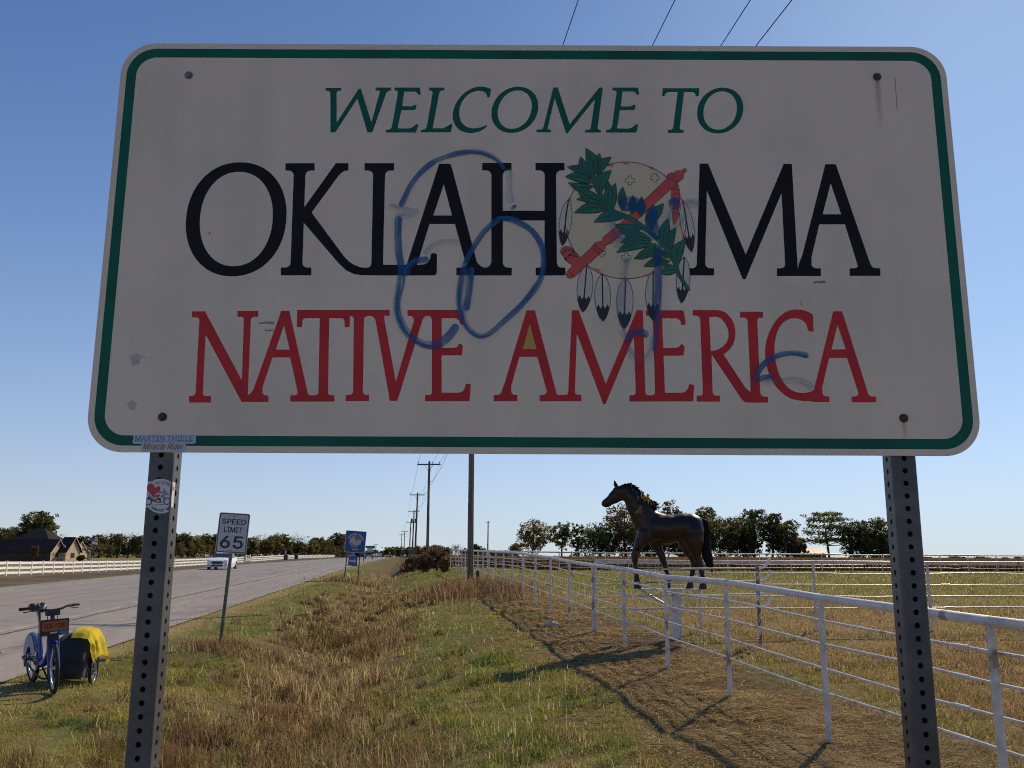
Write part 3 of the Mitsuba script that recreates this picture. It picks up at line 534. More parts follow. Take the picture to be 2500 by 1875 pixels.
# perforated square posts
def perforated(x, y_front, z0, z1, first):
    half, wall, r = 0.0254, 0.003, 0.0056
    ring_ = m3.CrossSection.square((2 * half - 0.012, 2 * half - 0.012), True).offset(0.006, m3.JoinType.Round, circular_segments=24) - m3.CrossSection.square((2 * half - 2 * wall, 2 * half - 2 * wall), True)
    body = ring_.extrude(z1 - z0)
    hx = m3.Manifold.cylinder(0.2, r, r, 18, True)
    zs = np.arange(first, z1 - z0 - 0.01, 0.0254)
    cut = m3.Manifold.batch_boolean([hx.rotate((90, 0, 0)).translate((0, 0, z)) for z in zs] + [hx.rotate((0, 90, 0)).translate((0, 0, z)) for z in zs], m3.OpType.Add)
    m = (body - cut).to_mesh()
    return np.asarray(m.vert_properties)[:, :3] + [x, y_front + half, z0], np.asarray(m.tri_verts)
POSTS = []
for px, label in ((383, 'left steel post, lit down its right side'), (2216, 'right steel post in shade')):
    x = at(px, 1400, SY + 0.03)[0]
    hz = at(383, 1295.5, SY + 0.005)[2]
    z0 = ground(x, SY + 0.03) - 0.3
    first = (hz - z0) % 0.0254 + 0.0
    v, f = perforated(x, SY + 0.0042, z0, at(1300, 118, SY)[2], first)
    POSTS.append(x); part(ws, 'post', (v, f), 'galvanised', smooth=30, label=label)
# the two stickers
k = thing('sticker', 'sticker with blue capitals over red script, on the bottom border of the welcome sign', 'sticker')
S1 = (300, 1040, 10.0545)
shape = unary_union([zpoly(*S1, [(285, 218), (1800, 218), (1790, 405), (1745, 438), (270, 440), (236, 405), (262, 240)]), zpoly(*S1, [(460, 420), (1520, 420), (1565, 490), (1560, 590), (1500, 640), (480, 640), (455, 600)])]).buffer(1.2).buffer(-1.2)
part(k, 'backing', flat(shape, SY - 0.0006, 0.0003), 'sticker_pale')
def lettering(text, x0, x1, ytop, ybase, o, y_front, bold=True, shear=0.0, depth=0.0003):
    "one line of type fitted into a box given in zoomed photo pixels"
    m = meshkit.text_mesh(text, 1.0, 1.0, bold); v = np.array(m.vertices)
    v[:, 0] += shear * v[:, 1]
    a, b = v[:, 0].min(), v[:, 0].max()
    px = o[0] + (x0 + (v[:, 0] - a) / (b - a) * (x1 - x0)) / o[2]; py = o[1] + (ybase - v[:, 1] * (ybase - ytop)) / o[2]
    w = np.array([at(p, r, SY) for p, r in zip(px, py)]); w[:, 1] = y_front - v[:, 2] * depth
    return trimesh.Trimesh(w, m.faces, process=False)
part(k, 'name_lettering', lettering('MARTIN THIELE', 300, 1730, 240, 368, S1, SY - 0.0009, True, 0.12), 'sticker_blue')
part(k, 'underline', flat(zpoly(*S1, [(290, 380), (1730, 380), (1728, 394), (288, 394)]), SY - 0.0009, 0.0002), 'sticker_blue')
part(k, 'script_lettering', lettering('Miracle Rider', 490, 1500, 430, 575, S1, SY - 0.0009, True, 0.42), 'sticker_rust')
k = thing('sticker', 'round white sticker of a red heart on a motorbike, on the left sign post', 'sticker')
S2 = (300, 1150, 11.06); PY_ = SY + 0.0042
def s2(poly_pts): return zpoly(*S2, poly_pts)
def post_flat(poly, lift, d):
    mb = MB(); face = sbox(POSTS[0] - 0.0232, 0, POSTS[0] + 0.0232, 9)
    for g in getattr(poly, 'geoms', [poly]):
        w = Polygon([(lambda c: (c[0], c[2]))(at(x, y, PY_)) for x, y in g.exterior.coords], [[(lambda c: (c[0], c[2]))(at(x, y, PY_)) for x, y in h.coords] for h in g.interiors]).buffer(0).intersection(face)
        if not w.is_empty: mb.prism(w, 0, d, frame([0, PY_ - lift, 0], [1, 0, 0], [0, 0, 1], [0, -1, 0]))
    return mb.get()
disc = unary_union([Point(300 + 1035 / 11.06, 1150 + 677 / 11.06).buffer(467 / 11.06), s2([(600, 285), (1600, 275), (1600, 972), (600, 985)])])
part(k, 'backing', post_flat(disc, 0.0002, 0.0003), 'sticker_white')
zt, zb = at(390, 1150 + 285 / 11.06, PY_)[2], at(390, 1150 + 975 / 11.06, PY_)[2]
part(k, 'wrap', MB().box([POSTS[0] + 0.0254 + 0.0003, PY_ + 0.006 + 0.006, (zt + zb) / 2], [0.0004, 0.014, zt - zb]).get(), 'sticker_white')
heart = curve((720, 340), (770, 335), (830, 365), (878, 450), (900, 440), (940, 412), (985, 412), (1015, 440), (1015, 500), (990, 550), (930, 590), (860, 650), (825, 700), (780, 660), (710, 580), (650, 480), (660, 380))
part(k, 'heart', post_flat(unary_union([s2(heart), stroke(S2, [(985, 590), (1030, 560), (1080, 580)], 34), stroke(S2, [(840, 690), (980, 650), (900, 790), (850, 780)], 46)]), 0.0005, 0.0003), 'sticker_red')
ring2 = lambda cx, cy, r, w: Point(300 + cx / 11.06, 1150 + cy / 11.06).buffer(r / 11.06).difference(Point(300 + cx / 11.06, 1150 + cy / 11.06).buffer((r - w) / 11.06))
part(k, 'motorbike', post_flat(unary_union([ring2(1190, 815, 100, 30), ring2(690, 830, 100, 30), stroke(S2, [(690, 720), (790, 800), (950, 850), (1040, 840), (1000, 790), (970, 760)], 28), stroke(S2, [(700, 720), (800, 790)], 60), stroke(S2, [(770, 918), (1105, 910)], 14), stroke(S2, [(1265, 905), (1400, 908)], 14), Point(300 + 990 / 11.06, 1150 + 765 / 11.06).buffer(42 / 11.06)]), 0.0005, 0.0003), 'sticker_dark')
part(k, 'fairing', post_flat(unary_union([s2([(1095, 455), (1180, 540), (1250, 655), (1150, 640), (1140, 720), (1190, 810), (1160, 800), (1080, 730), (1000, 700), (1080, 620)]), s2([(700, 610), (820, 720), (850, 770), (790, 770), (700, 690)])]), 0.0005, 0.0003), 'sticker_grey')
def arc_text(text, cx, cy, r, a0, a1, h, o, y_front, bsdf, inside=False, bold=True, plane_y=None):
    mb = MB(); n = len(text)
    for i, ch in enumerate(text):
        if ch == ' ': continue
        a = math.radians(a0 + (a1 - a0) * i / max(n - 1, 1))
        m = meshkit.text_mesh(ch, h, 1.0, bold); v = np.array(m.vertices); v[:, 0] -= (v[:, 0].min() + v[:, 0].max()) / 2
        # a is measured clockwise from straight up
        ux, uy = math.cos(a), math.sin(a)
        if inside: bx, by, tx, ty, nx, ny = cx + r * math.sin(a), cy - r * math.cos(a), -ux, -uy, -math.sin(a), math.cos(a)
        else: bx, by, tx, ty, nx, ny = cx + r * math.sin(a), cy - r * math.cos(a), ux, uy, math.sin(a), -math.cos(a)
        px = o[0] + (bx + v[:, 0] * tx + v[:, 1] * nx) / o[2]; py = o[1] + (by + v[:, 0] * ty + v[:, 1] * ny) / o[2]
        w = np.array([at(p, q_, plane_y) for p, q_ in zip(px, py)]); w[:, 1] = y_front - v[:, 2] * 0.0003
        mb.add(w, m.faces)
    return mb.get()
part(k, 'upper_lettering', arc_text('UN CUORE IN', 1035, 677, 335, -20, 60, 78, S2, PY_ - 0.0005, None, plane_y=PY_), 'sticker_red')
part(k, 'lower_lettering', arc_text('svalvolati team', 1035, 677, 415, 218, 142, 74, S2, PY_ - 0.0005, None, True, plane_y=PY_), 'sticker_dark')

# ---------------------------------------------------------------- welded pipe fences
def pipe_fence(name, label, posts, tops, top_r, rail_r, post_r, heights, sleeves=(), top=True, skip=()):
    "posts: ground points; tops: the height of the top rail above each; heights: thin rails"
    k = thing(name, label, 'fence')
    for i, (p, h) in enumerate(zip(posts, tops)):
        if i in skip: continue
        part(k, 'post', MB().tube([[p[0], p[1], p[2] - 0.25], [p[0], p[1], p[2] + h - top_r * 0.4]], post_r, 12).get(), 'white_pipe', smooth=40)
    for i in range(len(posts) - 1):
        a, b = np.array(posts[i], float), np.array(posts[i + 1], float)
        if top:
            e0, e1 = a + [0, 0, tops[i]], b + [0, 0, tops[i + 1]]
            part(k, 'top_rail', MB().tube([e0, e1], top_r, 14, caps=i in (0, len(posts) - 2)).get(), 'white_pipe', smooth=40)
        u = (b - a) / np.linalg.norm(b - a)
        for j, h in enumerate(heights):
            sag = R.uniform(-0.012, 0.012)
            p0, p1 = a + [0, 0, h * tops[i]] + u * post_r * 0.9, b + [0, 0, h * tops[i + 1]] - u * post_r * 0.9
            mb = MB().tube([p0, (p0 + p1) / 2 + [0, 0, sag], p1], rail_r, 8)
            if i in sleeves:
                c = p0 + (p1 - p0) * (0.13 + 0.01 * j); mb.tube([c - u * 0.09, c + u * 0.09], rail_r * 1.45, 8)
            part(k, 'rail', mb.get(), 'white_pipe', smooth=40)
    return k
NEAR = []
TOPZ = [(-1.66, 1.245), (0, 1.325), (1, 1.405), (2, 1.41), (3, 1.50), (4, 1.54), (5, 1.60), (6, 1.685), (7, 1.745), (8, 1.80), (9, 1.85), (20.5, 2.13)]
for n in range(-2, 21):
    Y = 8.87 + 2.48 * n; X = 4.16 - 0.132 * Y
    NEAR.append((X, Y, np.interp(n, [a for a, _ in TOPZ], [b for _, b in TOPZ])))
posts = [(x, y, ground(x, y)) for x, y, _ in NEAR]
pipe_fence('pipe_fence', 'long white welded pipe fence running from the right foreground towards the utility pole', posts, [z - p[2] for p, (_, _, z) in zip(posts, NEAR)], 0.039, 0.0122, 0.031, (0.84, 0.675, 0.506, 0.338), sleeves=(1, 5, 9))
e = posts[6]
CROSS = [(1.5 + 2.355 * i, 18.72 + 0.02 * i) for i in range(0, 13)]
CROSS[0] = (posts[6][0] + 0.05, posts[6][1] - 0.02)
cz = [1.62] * 13
cp = [(x, y, ground(x, y)) for x, y in CROSS]
pipe_fence('pipe_fence', 'white pipe fence crossing the paddock behind the horse statue', cp, [c - p[2] for c, p in zip(cz, cp)], 0.036, 0.012, 0.029, (0.84, 0.675, 0.506, 0.338), sleeves=(3, 5))
wing = [(posts[5][0] + 0.05, 16.32), at(1853, 1500, 16.55)[:2]]
wp = [(x, y, ground(x, y)) for x, y in wing]
wk = pipe_fence('pipe_fence', 'short wing of four thin white rails before the horse statue, ending at a rusty post', wp, [1.33, 1.345], 0.03, 0.0135, 0.032, (1.0, 0.835, 0.66, 0.485), top=False, skip=(0, 1))
gx, gy, gz = wp[1]
part(wk, 'gate_post', MB().tube([[gx, gy, gz - 0.2], [gx + 0.01, gy, gz + 1.38]], 0.034, 12).get(), 'worn_pipe', smooth=40, label='paint-worn rusty gate post')
for h in (1.0, 0.835, 0.66, 0.485):
    z = gz + 1.345 * h
    part(wk, 'hook', MB().tube(smooth_curve([[gx + 0.03, gy, z], [gx + 0.10, gy - 0.01, z + 0.015], [gx + 0.18, gy - 0.02, z + 0.08], [gx + 0.235, gy - 0.03, z + 0.19]], 4), 0.025, 8).get(), 'vinyl_white', smooth=40)
rear = []
for i in range(0, 25):
    x = -3.9 + 2.36 * i; y = 58.6 + 0.235 * (x + 3.9)
    rear.append((x, y, ground(x, y)))
pipe_fence('pipe_fence', 'far white pipe fence along the edge of the dry corn field', rear, [np.interp(p[0], [-4, 2, 20, 60], [2.13, 2.02, 1.98, 1.93]) - p[2] for p in rear], 0.045, 0.017, 0.034, (0.66, 0.5, 0.33))

# ---------------------------------------------------------------- horse statue's stand
PSY = 17.6
pc = at(1648, 1500, PSY); pg = ground(pc[0], PSY)
BEAM = at(1650, 1437, PSY)[2]
st = thing('statue_stand', 'white steel post with a braced beam carrying the horse statue', 'stand')
part(st, 'post', MB().box([pc[0] + 0.02, PSY, (pg - 0.2 + BEAM - 0.035) / 2], [0.17, 0.17, BEAM - 0.035 - pg + 0.2]).get(), 'white_pipe')
bx0, bx1 = at(1556, 1437, PSY)[0], at(1716, 1437, PSY)[0]
part(st, 'beam', MB().box([(bx0 + bx1) / 2, PSY, BEAM - 0.0175], [bx1 - bx0, 0.16, 0.035]).get(), 'white_pipe')
for s, xa in ((-1, at(1566, 1440, PSY)[0]), (1, at(1706, 1440, PSY)[0])):
    part(st, 'brace', MB().tube([[xa, PSY, BEAM - 0.036], [pc[0] + 0.02 + s * 0.085, PSY, BEAM - 0.36]], 0.022, 8).get(), 'white_pipe', smooth=40)

# ---------------------------------------------------------------- utility poles and lines
def rot2(a): return np.array([math.cos(a), math.sin(a), 0]), np.array([-math.sin(a), math.cos(a), 0])
POLES = []
def utility_pole(x, y, topz, r, arm, label, yaw=0.12, lean=(0, 0), lower=False, base=None):
    k = thing('utility_pole', label, 'utility pole', 'wooden utility poles along the roadside')
    g = ground(x, y) if base is None else base
    t = np.array([x + lean[0], y + lean[1], topz])
    part(k, 'shaft', MB().tube([[x, y, g - 0.3], [(x + t[0]) / 2, (y + t[1]) / 2, (g + topz) / 2], t], [r, r * 0.85, r * 0.66], 14).get(), 'pole_wood', smooth=50)
    ax, ay = rot2(-yaw); c = t - [0, 0, 0.35]
    part(k, 'crossarm', MB().box(c + ay * -(r * 0.66 + 0.05), [arm, 0.10, 0.13], axes=[ax, ay, [0, 0, 1]]).get(), 'pole_wood')
    for s in (-1, 1): part(k, 'brace', MB().tube([c + ax * s * arm * 0.2 - ay * (r * .66 + .09), c - [0, 0, 0.75] - ay * (r * 0.75 + 0.02)], 0.02, 5).get(), 'steel_dark')
    pins = []
    for f in (-0.46, 0.17, 0.46):
        p = c + ax * f * arm - ay * (r * .66 + .05) + [0, 0, 0.065]
        part(k, 'insulator', MB().tube([p, p + [0, 0, 0.10], p + [0, 0, 0.11], p + [0, 0, 0.2], p + [0, 0, 0.24]], [0.02, 0.02, 0.06, 0.055, 0.03], 8).get(), 'porcelain', smooth=40)
        pins.append(p + [0, 0, 0.24])
    q = np.array([x, y, g]) + (t - [x, y, g]) * 0.80 + ax * (r + 0.04)
    part(k, 'bracket', MB().tube([q - ax * 0.12, q + ax * 0.04], 0.03, 6).get(), 'steel_dark')
    if lower:
        for s in (-1, 1):
            b = c - [0, 0, 2.0] + ax * s * 0.45
            part(k, 'transformer', MB().tube([b - [0, 0, 0.45], b + [0, 0, 0.35], b + [0, 0, 0.5]], [0.22, 0.22, 0.1], 12).get(), 'steel_dark', smooth=40)
    POLES.append((pins, q)); return k
def pole_at(px, topy, Y, r, arm, label, **kw):
    p = at(px, 1360, Y); topx = kw.pop('topx', None)
    tz = at(px, topy, Y)[2]
    lean = (0, 0) if topx is None else (at(topx, topy, Y)[0] - p[0], 0)
    return utility_pole(p[0], Y, tz, r, arm, label, lean=lean, **kw)
p1 = at(1149.5, 1300, 35.0)
utility_pole(p1[0], 35.0, 11.2, 0.125, 2.44, 'nearest wooden utility pole, its top hidden by the welcome sign', lean=(-0.03, 0))
part('utility_pole', 'conduit', MB().tube([[p1[0] + 0.035, 34.865, 0.4], [p1[0] + 0.01, 34.885, 6.5]], 0.028, 8).get(), 'galvanised', smooth=40)
pole_at(1043, 1126, 93, 0.16, 2.46, 'tall wooden utility pole with crossarm just left of the nearest pole')
pole_at(1013, 1203, 147, 0.17, 2.46, 'leaning utility pole, third from the viewer', topx=1019.5)
pole_at(1006, 1245, 198, 0.18, 2.46, 'leaning utility pole with two transformers, fourth from the viewer', topx=1011, lower=True)
pole_at(999, 1273, 250, 0.18, 2.5, 'leaning utility pole, fifth from the viewer', topx=1003)
pole_at(986, 1296, 330, 0.18, 2.6, 'distant utility pole, sixth from the viewer')
pole_at(979.5, 1303, 380, 0.18, 2.6, 'distant utility pole, seventh from the viewer')
pole_at(917, 1328, 420, 0.18, 2.6, 'small far utility pole beyond the green road sign')
k = thing('utility_pole', 'lone bare utility pole standing in the far field', 'utility pole')
q = at(1190.5, 1345, 150); gq = ground(q[0], 150)
part(k, 'shaft', MB().tube([[q[0], 150, gq - 0.3], [q[0] + 0.05, 150, at(1190, 1272, 150)[2]]], [0.13, 0.09], 10).get(), 'pole_wood', smooth=50)
part(k, 'crossarm', MB().box([q[0], 149.85, at(1190, 1275, 150)[2]], [0.7, 0.08, 0.08]).get(), 'pole_wood')
# conductors: the span overhead passes between the nearest pole and the next one behind the viewer
over = [((1412, 0), 8.6), ((1648, 0), 8.7), ((1832, 0), 8.7), ((1933, 0), 7.9)]
for i in range(4):
    pts = []
    (px, py), zt = over[i]
    d = at(px, py, 1.0) - CAM; M = CAM + d * ((zt - EYE) / d[2])
    A = POLES[0][0][i] if i < 3 else POLES[0][1]
    B = M + (M - A) * (M[1] + 8.0) / (A[1] - M[1]); B[2] = A[2] - 0.3
    t = np.linspace(0, 1, 41); lin = B + t[:, None] * (A - B); tm = (M[1] - B[1]) / (A[1] - B[1])
    sag = (M[2] - (B[2] + tm * (A[2] - B[2]))) / (4 * tm * (1 - tm))
    lin[:, 2] += 4 * sag * t * (1 - t); pts += list(lin)
    for a in range(0, 6):
        P0 = POLES[a][0][i] if i < 3 else POLES[a][1]; P1 = POLES[a + 1][0][i] if i < 3 else POLES[a + 1][1]
        t = np.linspace(0, 1, 15)[1:]; lin = P0 + t[:, None] * (P1 - P0); lin[:, 2] -= 4 * 0.9 * t * (1 - t); pts += list(lin)
    pts = np.array(pts); rad = np.interp(pts[:, 1], [0, 15, 60, 300], [0.0065, 0.0065, 0.012, 0.018])
    single('power_line', MB().tube(pts, rad, 5, caps=False).get(), 'wire', ['overhead power line, leftmost of the four above the welcome sign', 'overhead power line, second from left of the four above the welcome sign', 'overhead power line, third from left of the four above the welcome sign', 'overhead power line, rightmost and lowest of the four above the welcome sign'][i], 'power line', group='power lines strung on the utility poles')

# ---------------------------------------------------------------- speed limit sign
def rounded(w, h, r): return sbox(-w / 2 + r, -h / 2 + r, w / 2 - r, h / 2 - r).buffer(r, quad_segs=6)
def text_box(text, w, h, bold=True):
    m = meshkit.text_mesh(text, 1.0, 1.0, bold); v = np.array(m.vertices)
    v[:, 0] = (v[:, 0] - v[:, 0].min()) / (np.ptp(v[:, 0])) * w - w / 2; v[:, 1] = (v[:, 1] - v[:, 1].min()) / np.ptp(v[:, 1]) * h; return v, m.faces
def on_board(M, name, parent, bsdf, poly=None, text=None, at_=(0, 0), z=0.002, d=0.001, size=None):
    mb = MB()
    if poly is not None: mb.prism(poly, z, z + d, M)
    else:
        v, f = text_box(text, *size); v = v + [at_[0], at_[1], 0]; v[:, 2] = z + v[:, 2] * d
        mb.add(v @ M[:3, :3].T + M[:3, 3], f)
    return part(parent, name, mb.get(), bsdf)
Y = 17.6
top, bot = at(574, 1253, Y), at(534.5, 1588, Y)
axis = (top - bot) / np.linalg.norm(top - bot)
across = np.cross(np.array([0, -1.0, 0]), axis); across = -across if across[0] < 0 else across
cs = (at(574, 1252, Y) + at(565, 1351.5, Y)) / 2
nrm = np.cross(across, axis)
M = frame(cs + nrm * 0.03, across, axis, nrm)
k = thing('speed_limit_sign', 'leaning white speed limit 65 sign on a thin steel post in the grass', 'traffic sign')
part(k, 'panel', MB().prism(rounded(0.60, 0.77, 0.04), 0, 0.003, M).get(), 'sign_grey')
on_board(M, 'border', k, 'ink', rounded(0.574, 0.744, 0.032).difference(rounded(0.542, 0.712, 0.02)), z=0.003)
on_board(M, 'speed_lettering', k, 'ink', text='SPEED', at_=(0.0, 0.165), size=(0.47, 0.105), z=0.003)
on_board(M, 'limit_lettering', k, 'ink', text='LIMIT', at_=(0.0, 0.01), size=(0.35, 0.105), z=0.003)
on_board(M, 'numeral', k, 'ink', text='65', at_=(0.0, -0.295), size=(0.45, 0.24), z=0.003)
for yy in (0.322, -0.335): on_board(M, 'bolt', k, 'steel_dark', Point(0, yy).buffer(0.011), z=0.003, d=0.006)
bp = bot.copy(); gb = ground(bp[0], bp[1])
foot = bp + axis * ((gb - 0.25 - bp[2]) / axis[2]); head = cs + axis * 0.36
mb = MB(); u_ch = 0.045
for dx, dy, sx, sy in ((0, 0, 0.056, 0.006), (-0.025, -0.018, 0.006, 0.036), (0.025, -0.018, 0.006, 0.036)):
    c = (foot + head) / 2 + across * dx - nrm * (-dy) + nrm * 0.0
    mb.box(c - nrm * 0.004, [sx, sy, np.linalg.norm(head - foot)], axes=[across, nrm, axis])
part(k, 'post', mb.get(), 'galvanised', label='thin leaning channel post')

# ---------------------------------------------------------------- blue marker sign with arrow plate
Y = 54.0
tl, trc, br_, bl = at(845.5, 1294.5, Y), at(895.5, 1298, Y), at(890, 1351, Y), at(839.5, 1347.5, Y)
across = (trc - tl + br_ - bl); across[1] = 0; across /= np.linalg.norm(across); nrm = np.array([0, -1.0, 0]); axis = np.cross(nrm, across); axis /= np.linalg.norm(axis)
W, H = np.linalg.norm(trc - tl), np.linalg.norm(tl - bl); cs = (tl + trc + br_ + bl) / 4
M = frame(cs, across, axis, nrm)
k = thing('marker_sign', 'blue square sign for a historical marker, with a round seal, on two posts', 'road sign')
part(k, 'panel', MB().prism(rounded(W, H, 0.06), 0, 0.004, M).get(), 'sign_blue')
on_board(M, 'frame', k, 'sign_text_white', rounded(W, H, 0.06).difference(rounded(W - 0.045, H - 0.045, 0.045)), z=0.004)
on_board(M, 'seal', k, 'seal_grey', Point(0.0, 0.02).buffer(0.345), z=0.004)
hide = Polygon([(-0.12, 0.33), (-0.03, 0.13), (0.10, 0.08), (0.22, 0.13), (0.31, 0.17), (0.2, 0.29), (0.05, 0.345)])
low = Polygon([(-0.20, -0.02), (-0.13, -0.2), (0.0, -0.16), (0.06, -0.25), (0.2, -0.19), (0.15, -0.3), (0, -0.325), (-0.18, -0.26), (-0.25, -0.12)])
on_board(M, 'seal_patch', k, 'seal_brown', hide, z=0.005)
on_board(M, 'seal_patch', k, 'seal_brown', low, z=0.005)
on_board(M, 'seal_spot', k, 'ink', rounded(0.09, 0.17, 0.03), z=0.005) if 0 else on_board(M, 'seal_spot', k, 'ink', affinity.translate(rounded(0.09, 0.17, 0.03), 0.24, -0.24), z=0.005)
def arc_board(M, name, parent, bsdf, text, r, a0, a1, h, cy=0.02, z=0.004):
    mb = MB(); n = len(text)
    for i, ch in enumerate(text):
        if ch == ' ': continue
        a = math.radians(a0 + (a1 - a0) * i / (n - 1)); m = meshkit.text_mesh(ch, h, 0.001, True); v = np.array(m.vertices)
        v[:, 0] -= (v[:, 0].min() + v[:, 0].max()) / 2; c, s = math.cos(a), math.sin(a)
        x = r * s + v[:, 0] * c + v[:, 1] * s; y = cy + r * c - v[:, 0] * s + v[:, 1] * c
        mb.add(np.stack([x, y, z + v[:, 2]], 1) @ M[:3, :3].T + M[:3, 3], m.faces)
    return part(parent, name, mb.get(), bsdf)
arc_board(M, 'upper_lettering', k, 'sign_text_white', 'HISTORICAL MARKER', 0.40, -68, 74, 0.10)
on_board(M, 'lower_lettering', k, 'sign_text_white', text='AHEAD', at_=(0.03, -0.49), size=(0.36, 0.095), z=0.004)
legs = []
for lx_top, lx_bot in ((847.5, 838.5), (878.5, 872.5)):
    a, b = at(lx_top, 1352, Y), at(lx_bot, 1426, Y); d = (a - b) / np.linalg.norm(a - b); g = ground(b[0], Y); b = b + d * ((g - 0.2 - b[2]) / d[2])
    legs.append((a, b, d)); part(k, 'leg', MB().box((a + d * 1.0 + b) / 2 + [0, 0.045, 0], [0.055, 0.05, np.linalg.norm(a + d * 1.0 - b)], axes=[across, nrm, d]).get(), 'steel_dark')
c0_, c1_ = at(846, 1379.5, Y), at(876, 1382, Y)
part(k, 'crossbar', MB().tube([c0_ + [0, .03, 0], c1_ + [0, .03, 0]], 0.02, 6).get(), 'steel_dark')
ca = at(861.5, 1369.5, Y); M2 = frame(ca, across, axis, nrm)
ap = part(k, 'arrow_plate', MB().prism(rounded(0.54, 0.53, 0.03), 0, 0.004, M2).get(), 'sign_blue_light', label='small blue plate with a right-pointing arrow')
on_board(M2, 'arrow', ap, 'sign_text_white', Polygon([(-0.2, 0.05), (0.06, 0.05), (0.04, 0.13), (0.21, 0.0), (0.04, -0.13), (0.06, -0.05), (-0.2, -0.05)]), z=0.004)
# a bent white delineator beside its legs
b0 = at(851, 1416, Y - 1)
single('delineator', MB().tube(smooth_curve([[b0[0] + 0.1, b0[1], ground(b0[0], b0[1]) - 0.1], at(854, 1409, Y - 1), at(847, 1402, Y - 1), at(848, 1400, Y - 1)], 4), 0.03, 6).get(), 'vinyl_white', 'bent white roadside delineator at the foot of the blue sign', 'delineator', smooth=40)
# signs beyond it
def small_sign(name, label, cat, px, py_top, py_bot, w_px, Y, bsdf, posts, base_y=None, shape=None, text=None, plate2=None):
    k = thing(name, label, cat); c = (at(px, py_top, Y) + at(px, py_bot, Y)) / 2
    h = at(px, py_top, Y)[2] - at(px, py_bot, Y)[2]; w = w_px / 2228 * Y
    M = frame(c, [1, 0, 0], [0, 0, 1], [0, -1, 0])
    part(k, 'panel', MB().prism(shape(w, h) if shape else rounded(w, h, 0.08 * h), 0, 0.01, M).get(), bsdf)
    if text: on_board(M, 'lettering', k, 'sign_text_white', text=text, at_=(0, -0.22 * h), size=(0.7 * w, 0.45 * h), z=0.011)
    for ppx in posts:
        b = at(ppx, 1360, Y); g = ground(b[0], Y)
        part(k, 'post', MB().box([b[0], Y + 0.06, (g - 0.2 + c[2]) / 2], [0.10, 0.10, c[2] - g + 0.2]).get(), 'steel_dark')
    return k, M
gk, gM = small_sign('direction_sign', 'green road sign with a grey panel under it, beyond the blue marker sign', 'road sign', 904, 1332.5, 1339, 23, 130, 'sign_road_green', (887.5,))
c = at(904, 1343, 130); part(gk, 'lower_panel', MB().box([c[0], 130, c[2]], [0.9, 0.02, 0.42]).get(), 'sign_grey')
small_sign('warning_sign', 'orange diamond warning sign by the road in the far distance', 'traffic sign', 951.5, 1347, 1354.5, 7.5, 330, 'sign_orange', (951.5,), shape=lambda w, h: Polygon([(0, h / 2), (w / 2, 0), (0, -h / 2), (-w / 2, 0)]))
b0 = at(1166, 1400, 31.5); g = ground(b0[0], 31.5); k = thing('utility_marker', 'dark paddle marker post in the weeds beside the nearest utility pole', 'marker post')
part(k, 'paddle', MB().box(at(1166.3, 1400.5, 31.5), [0.11, 0.02, 0.21]).get(), 'steel_dark'); part(k, 'stake', MB().tube([[b0[0] - 0.03, 31.53, g - 0.2], at(1166, 1397, 31.53)], 0.018, 6).get(), 'steel_dark')
k_r = trimesh.creation.icosphere(2, 0.13); vv = np.array(k_r.vertices) * [1.3, 1, 0.6] * (0.75 + 0.5 * meshkit.fbm(np.array(k_r.vertices) * 9, 3, 2))[:, None]
rb = at(1347, 1513, 20.5); single('rock', trimesh.Trimesh(vv + [rb[0], rb[1], ground(rb[0], rb[1]) + 0.03], k_r.faces), 'stone', 'pale stone lying on the bare strip left of the pipe fence', 'rock', smooth=50)

# ---------------------------------------------------------------- soft bodies from distance fields
def surface_nets(F, lo, h):
    "the zero level of the grid F as a quad mesh (naive surface nets)"
    s = F < 0; n = np.array(F.shape) - 1
    c = np.zeros(n, int); 
    for i in (0, 1):
        for j in (0, 1):
            for k in (0, 1): c += s[i:i + n[0], j:j + n[1], k:k + n[2]]
    act = (c > 0) & (c < 8); idx = -np.ones(n, int); cells = np.argwhere(act); idx[act] = np.arange(len(cells))
    P, W = np.zeros((len(cells), 3)), np.zeros(len(cells)); x, y, z = cells.T
    for ax in range(3):
        o1, o2 = [a for a in range(3) if a != ax]
        for a in (0, 1):
            for b in (0, 1):
                d0 = [0, 0, 0]; d0[o1], d0[o2] = a, b; d1 = list(d0); d1[ax] = 1
                f0, f1 = F[x + d0[0], y + d0[1], z + d0[2]], F[x + d1[0], y + d1[1], z + d1[2]]
                m = (f0 < 0) != (f1 < 0); t = np.where(m, f0 / np.where(m, f0 - f1, 1), 0)
                p = np.array(d0, float) + t[:, None] * (np.array(d1) - d0); P[m] += p[m]; W[m] += 1
    V = lo + (cells + P / W[:, None]) * h; Q = []
    for ax in range(3):
        o1, o2 = [(1, 2), (2, 0), (0, 1)][ax]; sl0, sl1 = [slice(None)] * 3, [slice(None)] * 3; sl0[ax], sl1[ax] = slice(0, -1), slice(1, None)
        e = np.argwhere(s[tuple(sl0)] != s[tuple(sl1)]); e = e[(e[:, o1] > 0) & (e[:, o2] > 0) & (e[:, o1] < n[o1]) & (e[:, o2] < n[o2])]
        u, v = np.eye(3, dtype=int)[o1], np.eye(3, dtype=int)[o2]
        q = np.stack([idx[tuple((e - d).T)] for d in (u * 0, u, u + v, v)], 1)
        flip = s[tuple(e.T)]; q[~flip] = q[~flip][:, ::-1]; Q.append(q)
    Q = np.vstack(Q); Q = Q[:, ::-1]
    return V, np.vstack([Q[:, [0, 1, 2]], Q[:, [0, 2, 3]]])
